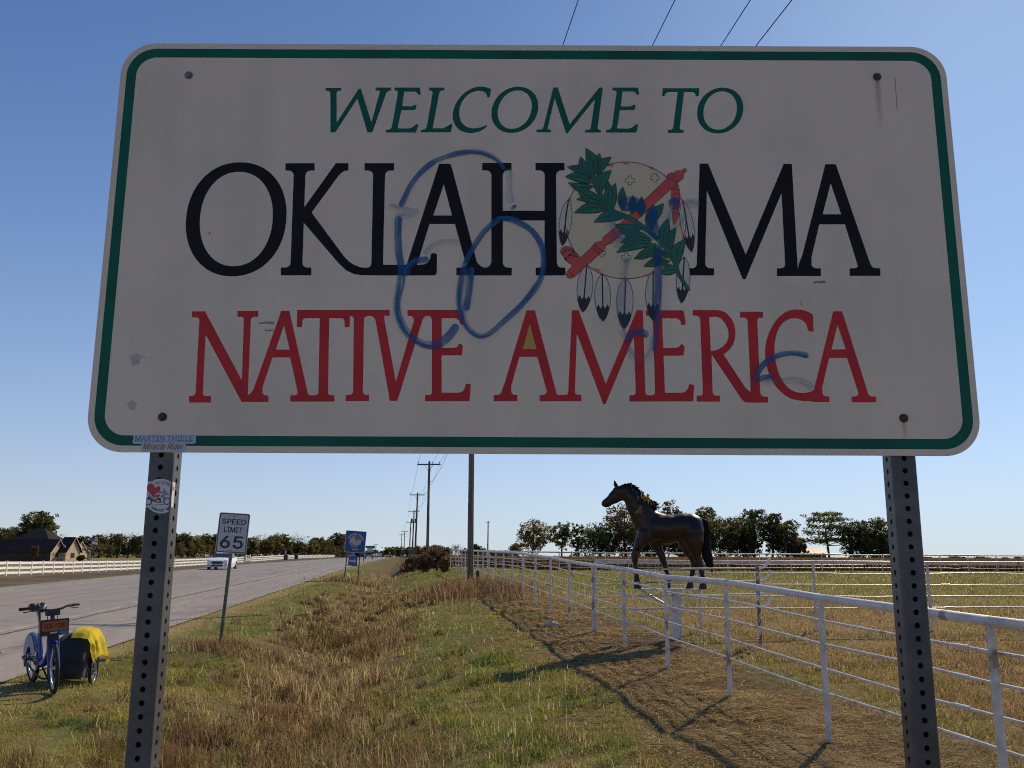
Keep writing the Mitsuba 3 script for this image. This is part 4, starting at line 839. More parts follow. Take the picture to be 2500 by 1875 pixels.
def body(bones, h, k, extra=None):
    "smooth union of round cones: (p0, p1, r0, r1), blended over k"
    pts = np.array([q for b in bones for q in b[:2]], float); r = max(max(b[2], b[3]) for b in bones)
    lo = pts.min(0) - r - 3 * h; hi = pts.max(0) + r + 3 * h
    ax = [np.arange(a, b, h) for a, b in zip(lo, hi)]
    G_ = np.stack(np.meshgrid(*ax, indexing='ij'), -1).astype(np.float32); F = np.full(G_.shape[:3], 1e3, np.float32)
    for p0, p1, r0, r1 in bones:
        p0, p1 = np.array(p0, np.float32), np.array(p1, np.float32); d = p1 - p0
        b0, b1 = np.minimum(p0, p1) - max(r0, r1) - 3 * k - 2 * h, np.maximum(p0, p1) + max(r0, r1) + 3 * k + 2 * h
        sl = tuple(slice(max(0, int((b0[i] - lo[i]) / h)), int((b1[i] - lo[i]) / h) + 2) for i in range(3))
        g = G_[sl] - p0; t = np.clip((g @ d) / (d @ d + 1e-9), 0, 1)
        D = np.linalg.norm(g - t[..., None] * d, axis=-1) - (r0 + (r1 - r0) * t)
        f = F[sl]; hh = np.clip(0.5 + 0.5 * (D - f) / k, 0, 1); F[sl] = np.where(f > 900, D, D * (1 - hh) + f * hh - k * hh * (1 - hh))
    V, Fc = surface_nets(F, lo, h)
    m = trimesh.Trimesh(V, Fc, process=False); trimesh.smoothing.filter_taubin(m, 0.5, 0.53, 6); return m

# ---------------------------------------------------------------- the horse statue, standing side-on with its head to the left
HS = 0.2712 * PSY / 2226                       # metres per unit of the survey drawing
HZ = BEAM
hx0 = at(1420 + 750 * 0.2712, 1436, PSY)[0]
def hp(x, z, y=0.0): return (hx0 + (x - 750) * HS, PSY + y * HS, HZ + (1057 - z) * HS)
def bone(a, b): return (hp(a[0], a[1], a[2]), hp(b[0], b[1], b[2]), a[3] * HS, b[3] * HS)
def chain(*q): return [bone(q[i], q[i + 1]) for i in range(len(q) - 1)]
bones = chain((612, 500, 0, 112), (690, 526, 0, 124), (790, 534, 0, 128), (900, 518, 0, 118), (995, 514, 0, 122))
bones += chain((640, 420, 0, 62), (720, 450, 0, 62)) + chain((930, 470, 0, 78), (1035, 485, 0, 72)) + chain((560, 510, 0, 72), (620, 540, 0, 96))
bones += chain((980, 510, 34, 84), (1030, 560, 30, 78)) + chain((980, 510, -34, 84), (1020, 560, -30, 78))
bones += chain((590, 430, 0, 100), (535, 335, 0, 90), (475, 250, 0, 76), (412, 194, 0, 57)) + chain((565, 470, 0, 88), (488, 315, 0, 72))
bones += chain((385, 190, 0, 50), (345, 195, 0, 45), (300, 235, 0, 36), (248, 282, 0, 27), (222, 302, 0, 25)) + chain((372, 232, 0, 46), (318, 264, 0, 33), (252, 306, 0, 22), (232, 318, 0, 18))
bones += chain((222, 296, 9, 18), (214, 306, 9, 14)) + chain((222, 296, -9, 18), (214, 306, -9, 14))
# forelegs (near one stepping forward), hind legs
bones += chain((575, 580, -48, 72), (528, 660, -48, 46), (490, 735, -46, 31), (479, 770, -46, 29), (480, 800, -46, 24), (486, 880, -46, 18), (492, 950, -46, 17), (494, 985, -46, 23), (500, 1012, -46, 20))
bones += chain((650, 590, 48, 72), (690, 670, 48, 48), (730, 755, 46, 31), (742, 790, 46, 28), (752, 820, 46, 23), (772, 890, 44, 18), (790, 950, 44, 17), (794, 980, 44, 22), (786, 1012, 44, 20))
bones += chain((1010, 560, -44, 100), (1016, 640, -46, 82), (1020, 715, -46, 54), (1040, 785, -46, 33), (1054, 830, -46, 30), (1062, 860, -46, 25), (1076, 920, -46, 18), (1086, 970, -46, 19), (1088, 992, -46, 22), (1084, 1014, -46, 20))
bones += chain((970, 560, 44, 98), (968, 640, 46, 80), (986, 720, 46, 52), (1022, 790, 46, 32), (1034, 830, 46, 29), (1028, 860, 46, 24), (1008, 920, 46, 18), (994, 970, 46, 19), (990, 992, 46, 22), (988, 1014, 46, 20))
hk = thing('horse_statue', 'life-size dark brown walking horse statue wearing a yellow flower garland', 'statue')
part(hk, 'body', body(bones, 0.0125, 0.045), 'horse_coat', smooth=True)
for s in (-1, 1):
    ear = [bone((338, 160, s * 20, 15), (322, 128, s * 24, 13)), bone((322, 128, s * 24, 13), (314, 96, s * 22, 3))]
    part(hk, 'ear', body(ear, 0.006, 0.01), 'horse_coat', smooth=True)
    e_ = hp(318, 208, s * 38); ey = trimesh.creation.icosphere(2, 0.017); part(hk, 'eye', trimesh.Trimesh(np.array(ey.vertices) + e_, ey.faces), 'ink', smooth=True)
    no = trimesh.creation.icosphere(1, 0.010); part(hk, 'nostril', trimesh.Trimesh(np.array(no.vertices) * [1.5, 1, 1] + hp(212, 298, s * 20), no.faces), 'ink', smooth=True)
tail = chain((1092, 448, 0, 22), (1126, 474, 0, 32), (1142, 560, 0, 40), (1132, 660, 0, 40), (1136, 760, 0, 42), (1158, 840, 0, 32), (1178, 905, 0, 8)) + chain((1150, 700, 12, 24), (1172, 790, 14, 20), (1186, 850, 10, 6)) + chain((1120, 700, -12, 26), (1128, 800, -12, 20), (1150, 880, -8, 6))
part(hk, 'tail', body(tail, 0.012, 0.03), 'horse_dark', smooth=True)
mane = []
crest = smooth_curve([(372, 150), (430, 150), (480, 175), (530, 225), (580, 270), (630, 310), (672, 330)], 6); rr = np.random.default_rng(3)
for i in range(0, len(crest) - 1):
    mane += chain((crest[i][0], crest[i][1] + 12, 0, 24), (crest[i + 1][0], crest[i + 1][1] + 12, 0, 24))
for i in range(0, len(crest)):
    for s in (-1, 1):
        x, z = crest[i]; L = rr.uniform(28, 66); a = rr.uniform(-0.2, 0.9) + i / len(crest) * 0.3; y = s * rr.uniform(6, 26)
        tx, tz = x + L * math.cos(a) * 0.9, z - L * math.sin(a) * 0.75 - 6
        mane += chain((x, z + 6, y, 13), ((x + tx) / 2, (z + tz) / 2 - 6, y * 1.2, 10), (tx, tz, y * 1.3, 2.5))
part(hk, 'mane', body(mane, 0.010, 0.014), 'horse_dark', smooth=True)
for (x, y, dx) in ((503, -46, -1), (783, 44, -1), (1086, -46, 0), (988, 46, 0)):
    hb = MB(); n = 14; rings = []
    for z_, r_, off in ((1008, 21, 0), (1016, 25, -2), (1057, 33, -8)):
        t = np.arange(n) * 2 * np.pi / n; c = hp(x + off, z_, y); rings.append(np.stack([c[0] + r_ * HS * np.cos(t) * 1.1, c[1] + r_ * HS * np.sin(t) * 0.9, np.full(n, c[2])], 1))
    kk = np.arange(n); k2 = (kk + 1) % n
    hb.add(np.vstack(rings), np.vstack([np.stack([i * n + kk, (i + 1) * n + kk, (i + 1) * n + k2, i * n + k2], 1) for i in (0, 1)]))
    hb.add(np.vstack([rings[0], rings[0].mean(0)]), np.stack([kk, k2, kk * 0 + n], 1)); part(hk, 'hoof', hb.get(), 'hoof', smooth=50)
fl = MB(); fb = MB()
gk = thing('flower_garland', 'garland of yellow and faded flowers round the neck of the horse statue', 'garland')
for i in range(90):
    t = i / 120 * 2 * np.pi; s = (1 - math.cos(t)) / 2                      # 0 at the crest, 1 at the breast
    x, z, y = 590 - 105 * s, 268 + 150 * s, 82 * math.sin(t) * (0.9 + 0.3 * math.sin(math.pi * s)); c = np.array(hp(x + rr.normal(0, 7), z + rr.normal(0, 9), y + rr.normal(0, 5)))
    m = trimesh.creation.icosphere(1, rr.uniform(0.018, 0.034)); v = np.array(m.vertices); v *= (0.7 + 0.6 * rr.random((len(v), 1)))
    (fl if s < 0.42 else fb).add(v + c, m.faces)
for c_, n_, sp in (((594, 262, -58), 15, 11), ((500, 395, -40), 26, 22)):
    for i in range(n_):
        m = trimesh.creation.icosphere(1, rr.uniform(0.016, 0.03)); v = np.array(m.vertices) * (0.6 + 0.7 * rr.random((42, 1)))
        (fl if c_[1] < 300 else fb).add(v + hp(c_[0] + rr.normal(0, sp), c_[1] + rr.normal(0, sp * 1.3), c_[2] + rr.normal(0, 8)), m.faces)
part(gk, 'bloom', fl.get(), 'flower_yellow', label='bright yellow flowers at the top', kind='stuff'); part(gk, 'faded_bloom', fb.get(), 'flower_brown', label='brownish faded flowers at the breast', kind='stuff')

# ---------------------------------------------------------------- bicycle, parked on its stand
FP = np.array(at(128, 1709, 11.9)); FP[2] = ground(FP[0], FP[1]) + 0.0
RP0 = np.array(at(78, 1664, 12.75))
hd = (FP - RP0)[:2]; hd /= np.linalg.norm(hd); hd = np.array([hd[0], hd[1], 0.0])
side = np.array([-hd[1], hd[0], 0.0])                 # to the rider's left
g_r = ground(*(FP - hd * 1.1)[:2]); pitch_b = math.atan2(FP[2] - g_r, 1.1)
fw = hd * math.cos(pitch_b) + np.array([0, 0, math.sin(pitch_b)])
lean_a = -0.07
upv = np.cross(fw, side) * (1 if np.cross(fw, side)[2] > 0 else -1)
ub = upv * math.cos(lean_a) + side * math.sin(lean_a); sb = side * math.cos(lean_a) - upv * math.sin(lean_a)
RW = 0.325; O = FP - fw * 1.1 + upv * 0.01            # ground point under the rear hub
def bp(f, l, u): return O + fw * f + sb * l + ub * u
bk = thing('bicycle', 'blue step-through bicycle with orange plate on its front rack, parked on the grass', 'bicycle')
def wheel_parts(k, c, axis, fwd, upw, r, tyre_r, spokes, hubw=0.05, nsp=18, spoke_r=0.0022):
    w = part(k, 'wheel', MB().tube([c - axis * hubw, c + axis * hubw], 0.026, 10).get(), 'chrome', smooth=40)
    t = np.linspace(0, 2 * np.pi, 41)
    circ = lambda R_: c + R_ * (np.cos(t)[:, None] * fwd + np.sin(t)[:, None] * upw)
    part(w, 'tyre', MB().tube(circ(r - tyre_r), tyre_r, 10, caps=False).get(), 'rubber', smooth=True)
    part(w, 'rim', MB().tube(circ(r - 2.5 * tyre_r), 0.012, 6, caps=False).get(), 'chrome', smooth=True)
    mb = MB()
    for i in range(nsp):
        a = i * 2 * np.pi / nsp; s = 1 if i % 2 else -1
        mb.tube([c + axis * s * hubw * .8, c + (r - 2.5 * tyre_r) * (math.cos(a) * fwd + math.sin(a) * upw)], spoke_r, 4, caps=False)
    part(w, 'spokes', mb.get(), 'chrome', kind='stuff'); return w
wheel_parts(bk, bp(0, 0, RW), sb, fw, ub, RW, 0.024, 18)
steer = -0.10; ff = fw * math.cos(steer) + sb * math.sin(steer); fs = sb * math.cos(steer) - fw * math.sin(steer)
wheel_parts(bk, bp(1.1, 0, RW), fs, ff, ub, RW, 0.024, 18)
BB = bp(0.44, 0, 0.30)
part(bk, 'frame', MB().tube(smooth_curve([bp(0.985, 0, 0.80), bp(0.93, 0, 0.62), bp(0.78, 0, 0.42), bp(0.60, 0, 0.33), bp(0.44, 0, 0.30)], 5), np.linspace(0.036, 0.05, 21), 12)
     .tube([bp(0.44, 0, 0.28), bp(0.33, 0, 0.66)], 0.028, 10).tube([BB, bp(0, 0.065, RW)], 0.014, 8).tube([BB, bp(0, -0.065, RW)], 0.014, 8)
     .tube([bp(0.35, 0.02, 0.56), bp(0, 0.065, RW)], 0.012, 8).tube([bp(0.35, -0.02, 0.56), bp(0, -0.065, RW)], 0.012, 8)
     .tube([bp(0.99, 0, 0.77), bp(0.965, 0, 0.93)], 0.03, 12).get(), 'bike_blue', smooth=40, label='thick glossy blue step-through frame')
part(bk, 'fork', MB().tube(smooth_curve([bp(0.995, 0.0, 0.76), bp(1.01, 0.055, 0.70), bp(1.04, 0.06, 0.55), bp(1.1, 0.058, RW)], 4), 0.016, 8).tube(smooth_curve([bp(0.995, 0.0, 0.76), bp(1.01, -0.055, 0.70), bp(1.04, -0.06, 0.55), bp(1.1, -0.058, RW)], 4), 0.016, 8).get(), 'bike_blue', smooth=40)
def fender(k, name, c, a0, a1, r, w, bsdf, fwd=fw, ax=sb):
    t = np.radians(np.linspace(a0, a1, 22)); prof = np.linspace(-1, 1, 7); P = []
    for q in t: P.append([c + (r - 0.018 * s * s) * (math.cos(q) * fwd + math.sin(q) * ub) + ax * s * w for s in prof])
    P = np.array(P); v, f = grid_mesh(P[..., 0], P[..., 1], P[..., 2]); P2 = P - 0.004 * ub; v2, _ = grid_mesh(P2[..., 0], P2[..., 1], P2[..., 2])
    return part(k, name, MB().add(v, f).add(v2, f[:, ::-1]).get(), bsdf, smooth=True)
fender(bk, 'rear_fender', bp(0, 0, RW), 20, 205, RW + 0.025, 0.045, 'bike_guard'); fender(bk, 'front_fender', bp(1.1, 0, RW), 75, 205, RW + 0.022, 0.034, 'bike_blue', ff, fs)
for s in (-1, 1):
    t = np.radians(np.linspace(15, 175, 20)); pr = [bp(0, 0, RW) + sb * s * 0.05 + (RW + 0.0) * (math.cos(q) * fw + math.sin(q) * ub) for q in t] + [bp(0, s * 0.05, RW) + 0.16 * (math.cos(q) * fw + math.sin(q) * ub) for q in t[::-1]]
    pr = np.array(pr); n = 20; f = np.array([[i, i + 1, 2 * n - 2 - i, 2 * n - 1 - i] for i in range(n - 1)]); part(bk, 'skirt_guard', MB().add(pr + sb * 0.003, f).add(pr - sb * 0.003, f[:, ::-1]).get(), 'bike_guard')
part(bk, 'seat_post', MB().tube([bp(0.335, 0, 0.64), bp(0.27, 0, 0.98)], 0.016, 10).tube([bp(0.325, 0, 0.66), bp(0.32, 0, 0.69)], 0.026, 10).get(), 'black_plastic', smooth=40)
sv = []
for i, (f, w, u) in enumerate(((0.42, 0.018, 0.985), (0.36, 0.03, 0.995), (0.28, 0.06, 1.0), (0.20, 0.095, 1.01), (0.15, 0.10, 1.02), (0.125, 0.07, 1.02))):
    sv.append((bp(f, -w * 0.6, u), bp(f, w * 0.6, u), max(w * 0.5, 0.02), max(w * 0.5, 0.02)))
sad = [(sv[i][0], sv[i + 1][0], sv[i][2], sv[i + 1][2]) for i in range(5)] + [(sv[i][1], sv[i + 1][1], sv[i][2], sv[i + 1][2]) for i in range(5)]
part(bk, 'saddle', body(sad, 0.008, 0.02), 'black_plastic', smooth=True)
part(bk, 'stem', MB().tube([bp(0.965, 0, 0.92), bp(0.94, 0, 1.03)], 0.026, 10).box(bp(0.955, 0, 1.0), [0.10, 0.16, 0.06], axes=[fw, sb, ub]).get(), 'black_plastic', smooth=30)
hb = part(bk, 'handlebar', MB().tube(smooth_curve([bp(0.80, 0.34, 1.065), bp(0.88, 0.22, 1.075), bp(0.935, 0.11, 1.045), bp(0.945, 0, 1.035), bp(0.935, -0.11, 1.045), bp(0.88, -0.22, 1.075), bp(0.80, -0.34, 1.065)], 5), 0.0145, 10).get(), 'black_plastic', smooth=40)
for s in (-1, 1):
    part(hb, 'grip', MB().tube([bp(0.86, s * 0.25, 1.073), bp(0.79, s * 0.355, 1.064)], 0.02, 10).get(), 'rubber', smooth=40)
    part(hb, 'brake_lever', MB().tube([bp(0.90, s * 0.2, 1.06), bp(0.92, s * 0.26, 1.04), bp(0.88, s * 0.33, 1.03)], 0.007, 6).get(), 'steel_dark', smooth=40)
bel = trimesh.creation.icosphere(2, 0.028); part(bk, 'bell', trimesh.Trimesh(np.array(bel.vertices) + bp(0.895, -0.16, 1.09), bel.faces), 'black_plastic', smooth=True)
# front rack: curved black carrier holding the plate
rk = MB().box(bp(1.075, 0, 0.83), [0.02, 0.33, 0.20], axes=[ff, fs, ub]).box(bp(1.02, 0.155, 0.83), [0.12, 0.02, 0.17], axes=[ff, fs, ub]).box(bp(1.02, -0.155, 0.83), [0.12, 0.02, 0.17], axes=[ff, fs, ub]).box(bp(1.02, 0, 0.735), [0.13, 0.31, 0.02], axes=[ff, fs, ub]).box(bp(1.03, 0, 0.70), [0.07, 0.09, 0.07], axes=[ff, fs, ub])
part(bk, 'rack', rk.get(), 'black_plastic')
Mb = frame(bp(1.075, 0, 0.83) + ff * 0.011, fs, ub, ff)
plk = part(bk, 'plate', MB().prism(affinity.translate(rounded(0.30, 0.125, 0.02), 0, 0.018), 0, 0.004, Mb).get(), 'plate_orange', label='orange plate with dark lettering')
v_, f_ = text_box('NEW YORK', 0.25, 0.062); v_ = v_ + [0, -0.012, 0]; v_[:, 2] = 0.004 + v_[:, 2] * 0.001
part(plk, 'lettering', MB().add(v_ @ Mb[:3, :3].T + Mb[:3, 3], f_).get(), 'ink')
part(bk, 'blue_label', MB().prism(affinity.translate(rounded(0.095, 0.045, 0.006), -0.105 if 0 else 0.105, -0.075), 0, 0.004, Mb).get(), 'plate_blue'); part(bk, 'white_label', MB().prism(affinity.translate(rounded(0.085, 0.018, 0.004), -0.01, -0.066), 0, 0.004, Mb).get(), 'sign_text_white')
part(bk, 'crankset', MB().tube([bp(0.44, -0.045, 0.30), bp(0.44, -0.052, 0.30)], 0.075, 24).tube([bp(0.44, 0.07, 0.30), bp(0.58, 0.08, 0.24)], 0.011, 6).tube([bp(0.44, -0.07, 0.30), bp(0.30, -0.08, 0.36)], 0.011, 6).get(), 'steel_dark', smooth=40)
for f, l, u in ((0.58, 0.13, 0.24), (0.30, -0.13, 0.36)): part(bk, 'pedal', MB().box(bp(f, l, u), [0.08, 0.09, 0.022], axes=[fw, sb, ub]).get(), 'black_plastic')
part(bk, 'kickstand', MB().tube([bp(0.40, 0.02, 0.27), bp(0.30, 0.15, 0.0)], 0.011, 8).tube([bp(0.40, -0.02, 0.27), bp(0.42, -0.15, 0.02)], 0.011, 8).get(), 'black_plastic', smooth=40)
part(bk, 'brake_cable', MB().tube(smooth_curve([bp(0.93, 0.05, 1.04), bp(1.05, 0.04, 0.98), bp(1.03, 0.02, 0.86), bp(0.98, 0.01, 0.78)], 5), 0.005, 5).tube(smooth_curve([bp(0.93, -0.05, 1.04), bp(0.99, -0.07, 0.96), bp(0.94, -0.03, 0.78), bp(0.80, -0.02, 0.46)], 5), 0.005, 5).get(), 'rubber', smooth=40)

# ---------------------------------------------------------------- cargo trailer hitched behind it, and the yellow cover
TW = np.array(at(226, 1662, 12.9)); TW[2] = ground(TW[0], TW[1])
td = np.array([0.16, -0.985, 0]); td /= np.linalg.norm(td); ts = np.array([-td[1], td[0], 0])     # heading, left
tk = thing('cargo_trailer', 'black two-wheeled bicycle trailer behind the blue bicycle', 'bicycle trailer')
W2 = 0.50; TC = TW + ts * (-W2 / 2) if (TW + ts * (-W2 / 2))[0] < TW[0] else TW + ts * (W2 / 2)
sg = 1 if (TC + ts)[0] < TC[0] else -1                   # ts * sg points left in the view
def tp(f, l, u): return TC + td * f + ts * (l * sg) + np.array([0, 0, u])
prof = curve((-0.42, 0.16), (-0.46, 0.34), (-0.42, 0.54), (-0.25, 0.68), (0.02, 0.68), (0.22, 0.60), (0.36, 0.42), (0.42, 0.20)) + [(0.38, 0.13), (-0.38, 0.13)]
sh = MB()
pp = np.array(prof); cen = np.array([0, 0.34]); lay = [(-0.215, 0.80), (-0.205, 0.92), (-0.175, 0.985), (-0.12, 1.0), (0.12, 1.0), (0.175, 0.985), (0.205, 0.92), (0.215, 0.80)]
RG = [np.array([tp(*(cen + (q - cen) * [s_, s_ if q[1] > 0.3 else 1])[[0]], l_, (cen + (q - cen) * [s_, s_ if q[1] > 0.3 else 1])[1]) for q in pp]) for l_, s_ in lay]
n_ = len(pp); kk = np.arange(n_); k2 = (kk + 1) % n_
sh.add(np.vstack(RG), np.vstack([np.stack([i * n_ + kk, i * n_ + k2, (i + 1) * n_ + k2, (i + 1) * n_ + kk], 1) for i in range(len(lay) - 1)]))
for r_, o_ in ((RG[0], 1), (RG[-1], -1)): sh.add(np.vstack([r_, r_.mean(0)]), np.stack([k2, kk, kk * 0 + n_], 1)[:, ::o_])
sh = sh.get()
part(tk, 'body', sh, 'canvas_black', smooth=35)
part(tk, 'frame', MB().tube([tp(-0.4, 0.2, 0.14), tp(0.4, 0.2, 0.14)], 0.014, 8).tube([tp(-0.4, -0.2, 0.14), tp(0.4, -0.2, 0.14)], 0.014, 8).tube([tp(0, -W2 / 2, 0.16), tp(0, W2 / 2, 0.16)], 0.014, 8).tube([tp(0.1, -0.18, 0.14), tp(0.12, -0.22, 0.15)], 0.03, 8).get(), 'galvanised', smooth=40)
part(tk, 'drawbar', MB().tube(smooth_curve([tp(0.38, 0.2, 0.15), tp(0.6, 0.26, 0.2), bp(-0.12, -0.1, 0.33), bp(0.0, -0.08, 0.33)], 4), 0.014, 8).get(), 'steel_dark', smooth=40)
for s in (-1, 1):
    wheel_parts(tk, tp(0, s * W2 / 2, 0.185), ts, td, np.array([0, 0, 1.0]), 0.185, 0.022, 8, 0.03, 10, 0.004)
    part(tk, 'mudguard', MB().box(tp(0, s * (W2 / 2 - 0.02), 0.37), [0.34, 0.09, 0.03], axes=[td, ts, [0, 0, 1]]).get(), 'canvas_black')
U, V_ = np.meshgrid(np.linspace(0, 1, 60), np.linspace(0, 1, 44), indexing='ij')
ca_ = np.array(curve((-0.48, 0.42), (-0.455, 0.60), (-0.27, 0.735), (0.0, 0.735), (0.14, 0.70), (0.24, 0.63)))
sidepath = np.array([(-0.03, 0.02), (0.10, 0.02), (0.185, -0.005), (0.232, -0.11), (0.242, -0.23), (0.262, -0.36)])     # (across to the right, drop)
fx = np.interp(U, np.linspace(0, 1, len(ca_)), ca_[:, 0]); fz = np.interp(U, np.linspace(0, 1, len(ca_)), ca_[:, 1])
ax_ = np.interp(V_, np.linspace(0, 1, 6), sidepath[:, 0]); dz = np.interp(V_, np.linspace(0, 1, 6), sidepath[:, 1])
low_ = np.clip((V_ - 0.35) * 2, 0, 1)
fold = 0.022 * (1 + np.sin(U * 26 + 5 * V_ + 2 * meshkit.noise(np.stack([U * 5, V_ * 3, U * 0], -1), 2))) * low_ + 0.034 * meshkit.fbm(np.stack([U * 9, V_ * 6, U * 0], -1), 3, 4)
hang = (fz - 0.30) * low_ * 0 + np.clip((0.735 - fz), 0, 1) * low_ * 0.55       # the hem hangs level although the top slopes
P = TC + td * (fx * (1 + 0.05 * V_) + 0.015 * np.sin(V_ * 17 + U * 5) * V_)[..., None] + ts * (-sg) * (ax_ + fold)[..., None] + np.array([0, 0, 1.0]) * (fz + dz + hang + 0.012 * np.sin(U * 17 + V_ * 5) * V_ + 0.015 * meshkit.fbm(np.stack([U * 6, V_ * 3, U * 0 + 5], -1), 3, 8))[..., None]
v, f = grid_mesh(P[..., 0], P[..., 1], P[..., 2])
single('tarp', MB().add(v, f).get(), 'yellow_cloth', 'crumpled bright yellow cover draped over the right side of the black trailer', 'cover', smooth=True)

# ---------------------------------------------------------------- vehicles on the road
def loft(sections):
    "sections: (y along the car, list of (x, z) half-outline from sill to roof centre)"
    P = []
    for y, pts in sections:
        r = [(x, z) for x, z in pts]; l = [(-x, z) for x, z in pts[::-1]]; P.append([(x, y, z) for x, z in r + l])
    P = np.array(P, float); n, m = P.shape[:2]
    mb = MB(); k = np.arange(m - 1)
    for i in range(n - 1):
        mb.add(np.vstack([P[i], P[i + 1]]), np.stack([k, k + 1, m + k + 1, m + k], 1)); mb.add([P[i][0], P[i][-1], P[i + 1][-1], P[i + 1][0]], [[0, 1, 2, 3]])
    for i, o in ((0, 1), (n - 1, -1)):
        c = P[i].mean(0); ff_ = np.stack([k, k + 1, k * 0 + m], 1); mb.add(np.vstack([P[i], c]), ff_[:, ::o] if o == -1 else ff_[:, [1, 0, 2]])
    return mb
def placed(mesh, o, yaw):
    v = np.array(mesh.vertices); c, s = math.cos(yaw), math.sin(yaw)
    return trimesh.Trimesh(np.stack([v[:, 0] * c - v[:, 1] * s + o[0], v[:, 0] * s + v[:, 1] * c + o[1], v[:, 2] + o[2]], 1), mesh.faces, process=False)
def car_wheel(k, x, y, r, o, yaw, w=0.2):
    s = 1 if x > 0 else -1
    q = part(k, 'wheel', placed(MB().tube([[x - s * w, y, r], [x, y, r]], r, 24).get(), o, yaw), 'rubber', smooth=40)
    part(q, 'rim', placed(MB().tube([[x - s * 0.02, y, r], [x + s * 0.012, y, r]], [r * 0.66, r * 0.6], 16).get(), o, yaw), 'chrome', smooth=40)
def sedan(o, yaw, label):
    k = thing('car', label, 'car')
    low = lambda w, zs, zb, zt: [(w * 0.93, zs), (w, zb), (w * 0.99, zb + 0.16), (w * 0.94, zt - 0.05), (w * 0.82, zt), (w * 0.4, zt + 0.025)]
    # front of the car at -y
    B = loft([(-2.42, low(0.66, 0.30, 0.42, 0.62)), (-2.34, low(0.82, 0.22, 0.40, 0.72)), (-2.1, low(0.90, 0.20, 0.42, 0.82)), (-1.5, low(0.925, 0.20, 0.48, 0.93)), (-0.95, low(0.925, 0.20, 0.5, 0.99)), (0.9, low(0.925, 0.20, 0.5, 1.01)), (1.7, low(0.915, 0.22, 0.5, 1.04)), (2.2, low(0.86, 0.26, 0.5, 1.02)), (2.4, low(0.74, 0.32, 0.5, 0.9))])
    part(k, 'body', placed(B.get(), o, yaw), 'car_white', smooth=30)
    cab = lambda w0, w1, z0, z1: [(w0, z0), (w0 - (w0 - w1) * 0.5, z0 + (z1 - z0) * 0.55), (w1, z1 - 0.05), (w1 * 0.85, z1), (w1 * 0.4, z1 + 0.02)]
    C = loft([(-0.98, cab(0.80, 0.76, 0.985, 1.0)), (-0.25, cab(0.84, 0.66, 0.99, 1.40)), (0.3, cab(0.85, 0.66, 1.0, 1.45)), (0.9, cab(0.85, 0.65, 1.0, 1.41)), (1.75, cab(0.78, 0.70, 1.02, 1.05))])
    part(k, 'roof', placed(C.get(), o, yaw), 'car_white', smooth=30)
    part(k, 'windscreen', placed(MB().add([(-0.70, -0.955, 1.03), (0.70, -0.955, 1.03), (0.60, -0.33, 1.375), (-0.60, -0.33, 1.375)], [[0, 1, 2, 3]]).get(), o + np.array([0, 0, 0.012]), yaw), 'car_glass')
    for s in (-1, 1):
        part(k, 'side_window', placed(MB().add([(s * 0.835, -0.62, 1.04), (s * 0.845, 0.25, 1.04), (s * 0.72, 0.25, 1.37), (s * 0.735, -0.22, 1.34)], [[0, 1, 2, 3]]).get(), o + 0 * o, yaw), 'car_glass')
        part(k, 'side_window', placed(MB().add([(s * 0.845, 0.32, 1.04), (s * 0.82, 1.3, 1.07), (s * 0.72, 0.95, 1.35), (s * 0.72, 0.32, 1.37)], [[0, 1, 2, 3]]).get(), o + 0 * o, yaw), 'car_glass')
        part(k, 'headlight', placed(MB().box([s * 0.70, -2.24, 0.73], [0.30, 0.26, 0.13]).get(), o, yaw), 'lamp_clear')
        part(k, 'mirror', placed(MB().box([s * 1.0, -0.62, 1.03], [0.2, 0.1, 0.14]).get(), o, yaw), 'car_white')
        part(k, 'fog_lamp', placed(MB().box([s * 0.66, -2.33, 0.40], [0.22, 0.12, 0.13]).get(), o, yaw), 'black_plastic')
        for y in (-1.45, 1.42):
            part(k, 'wheel_arch', placed(MB().tube([[s * 0.80, y, 0.34], [s * 0.932, y, 0.34]], 0.385, 22).get(), o, yaw), 'black_plastic', smooth=40); car_wheel(k, s * 0.945, y, 0.33, o, yaw)
    gr = np.array([(-0.48, 0.60), (-0.42, 0.70), (0.42, 0.70), (0.48, 0.60), (0.38, 0.49), (-0.38, 0.49)])
    part(k, 'grille', placed(MB().prism(Polygon(gr), 0, 0.05, frame([0, -2.45, 0], [1, 0, 0], [0, 0, 1], [0, -1, 0])).get(), o, yaw), 'black_plastic')
    part(k, 'lower_intake', placed(MB().box([0, -2.40, 0.36], [0.95, 0.10, 0.12]).get(), o, yaw), 'black_plastic')
    part(k, 'plate', placed(MB().box([0, -2.50, 0.44], [0.3, 0.02, 0.1]).get(), o, yaw), 'sign_grey'); return k
road_yaw = math.atan(0.117)
co = at(521, 1391, 78.0); co = np.array([co[0], 78.0, 0]); wv = co[0] - float(edge_x(78.0)); 
co[2] = float(height(np.array([co[0]]), np.array([78.0]), False)[0]) + 0.006
sedan(co + fw * 0 + np.array([0.0, 2.4, 0]), road_yaw + 0.0, 'white sedan driving towards the viewer in the far lane')
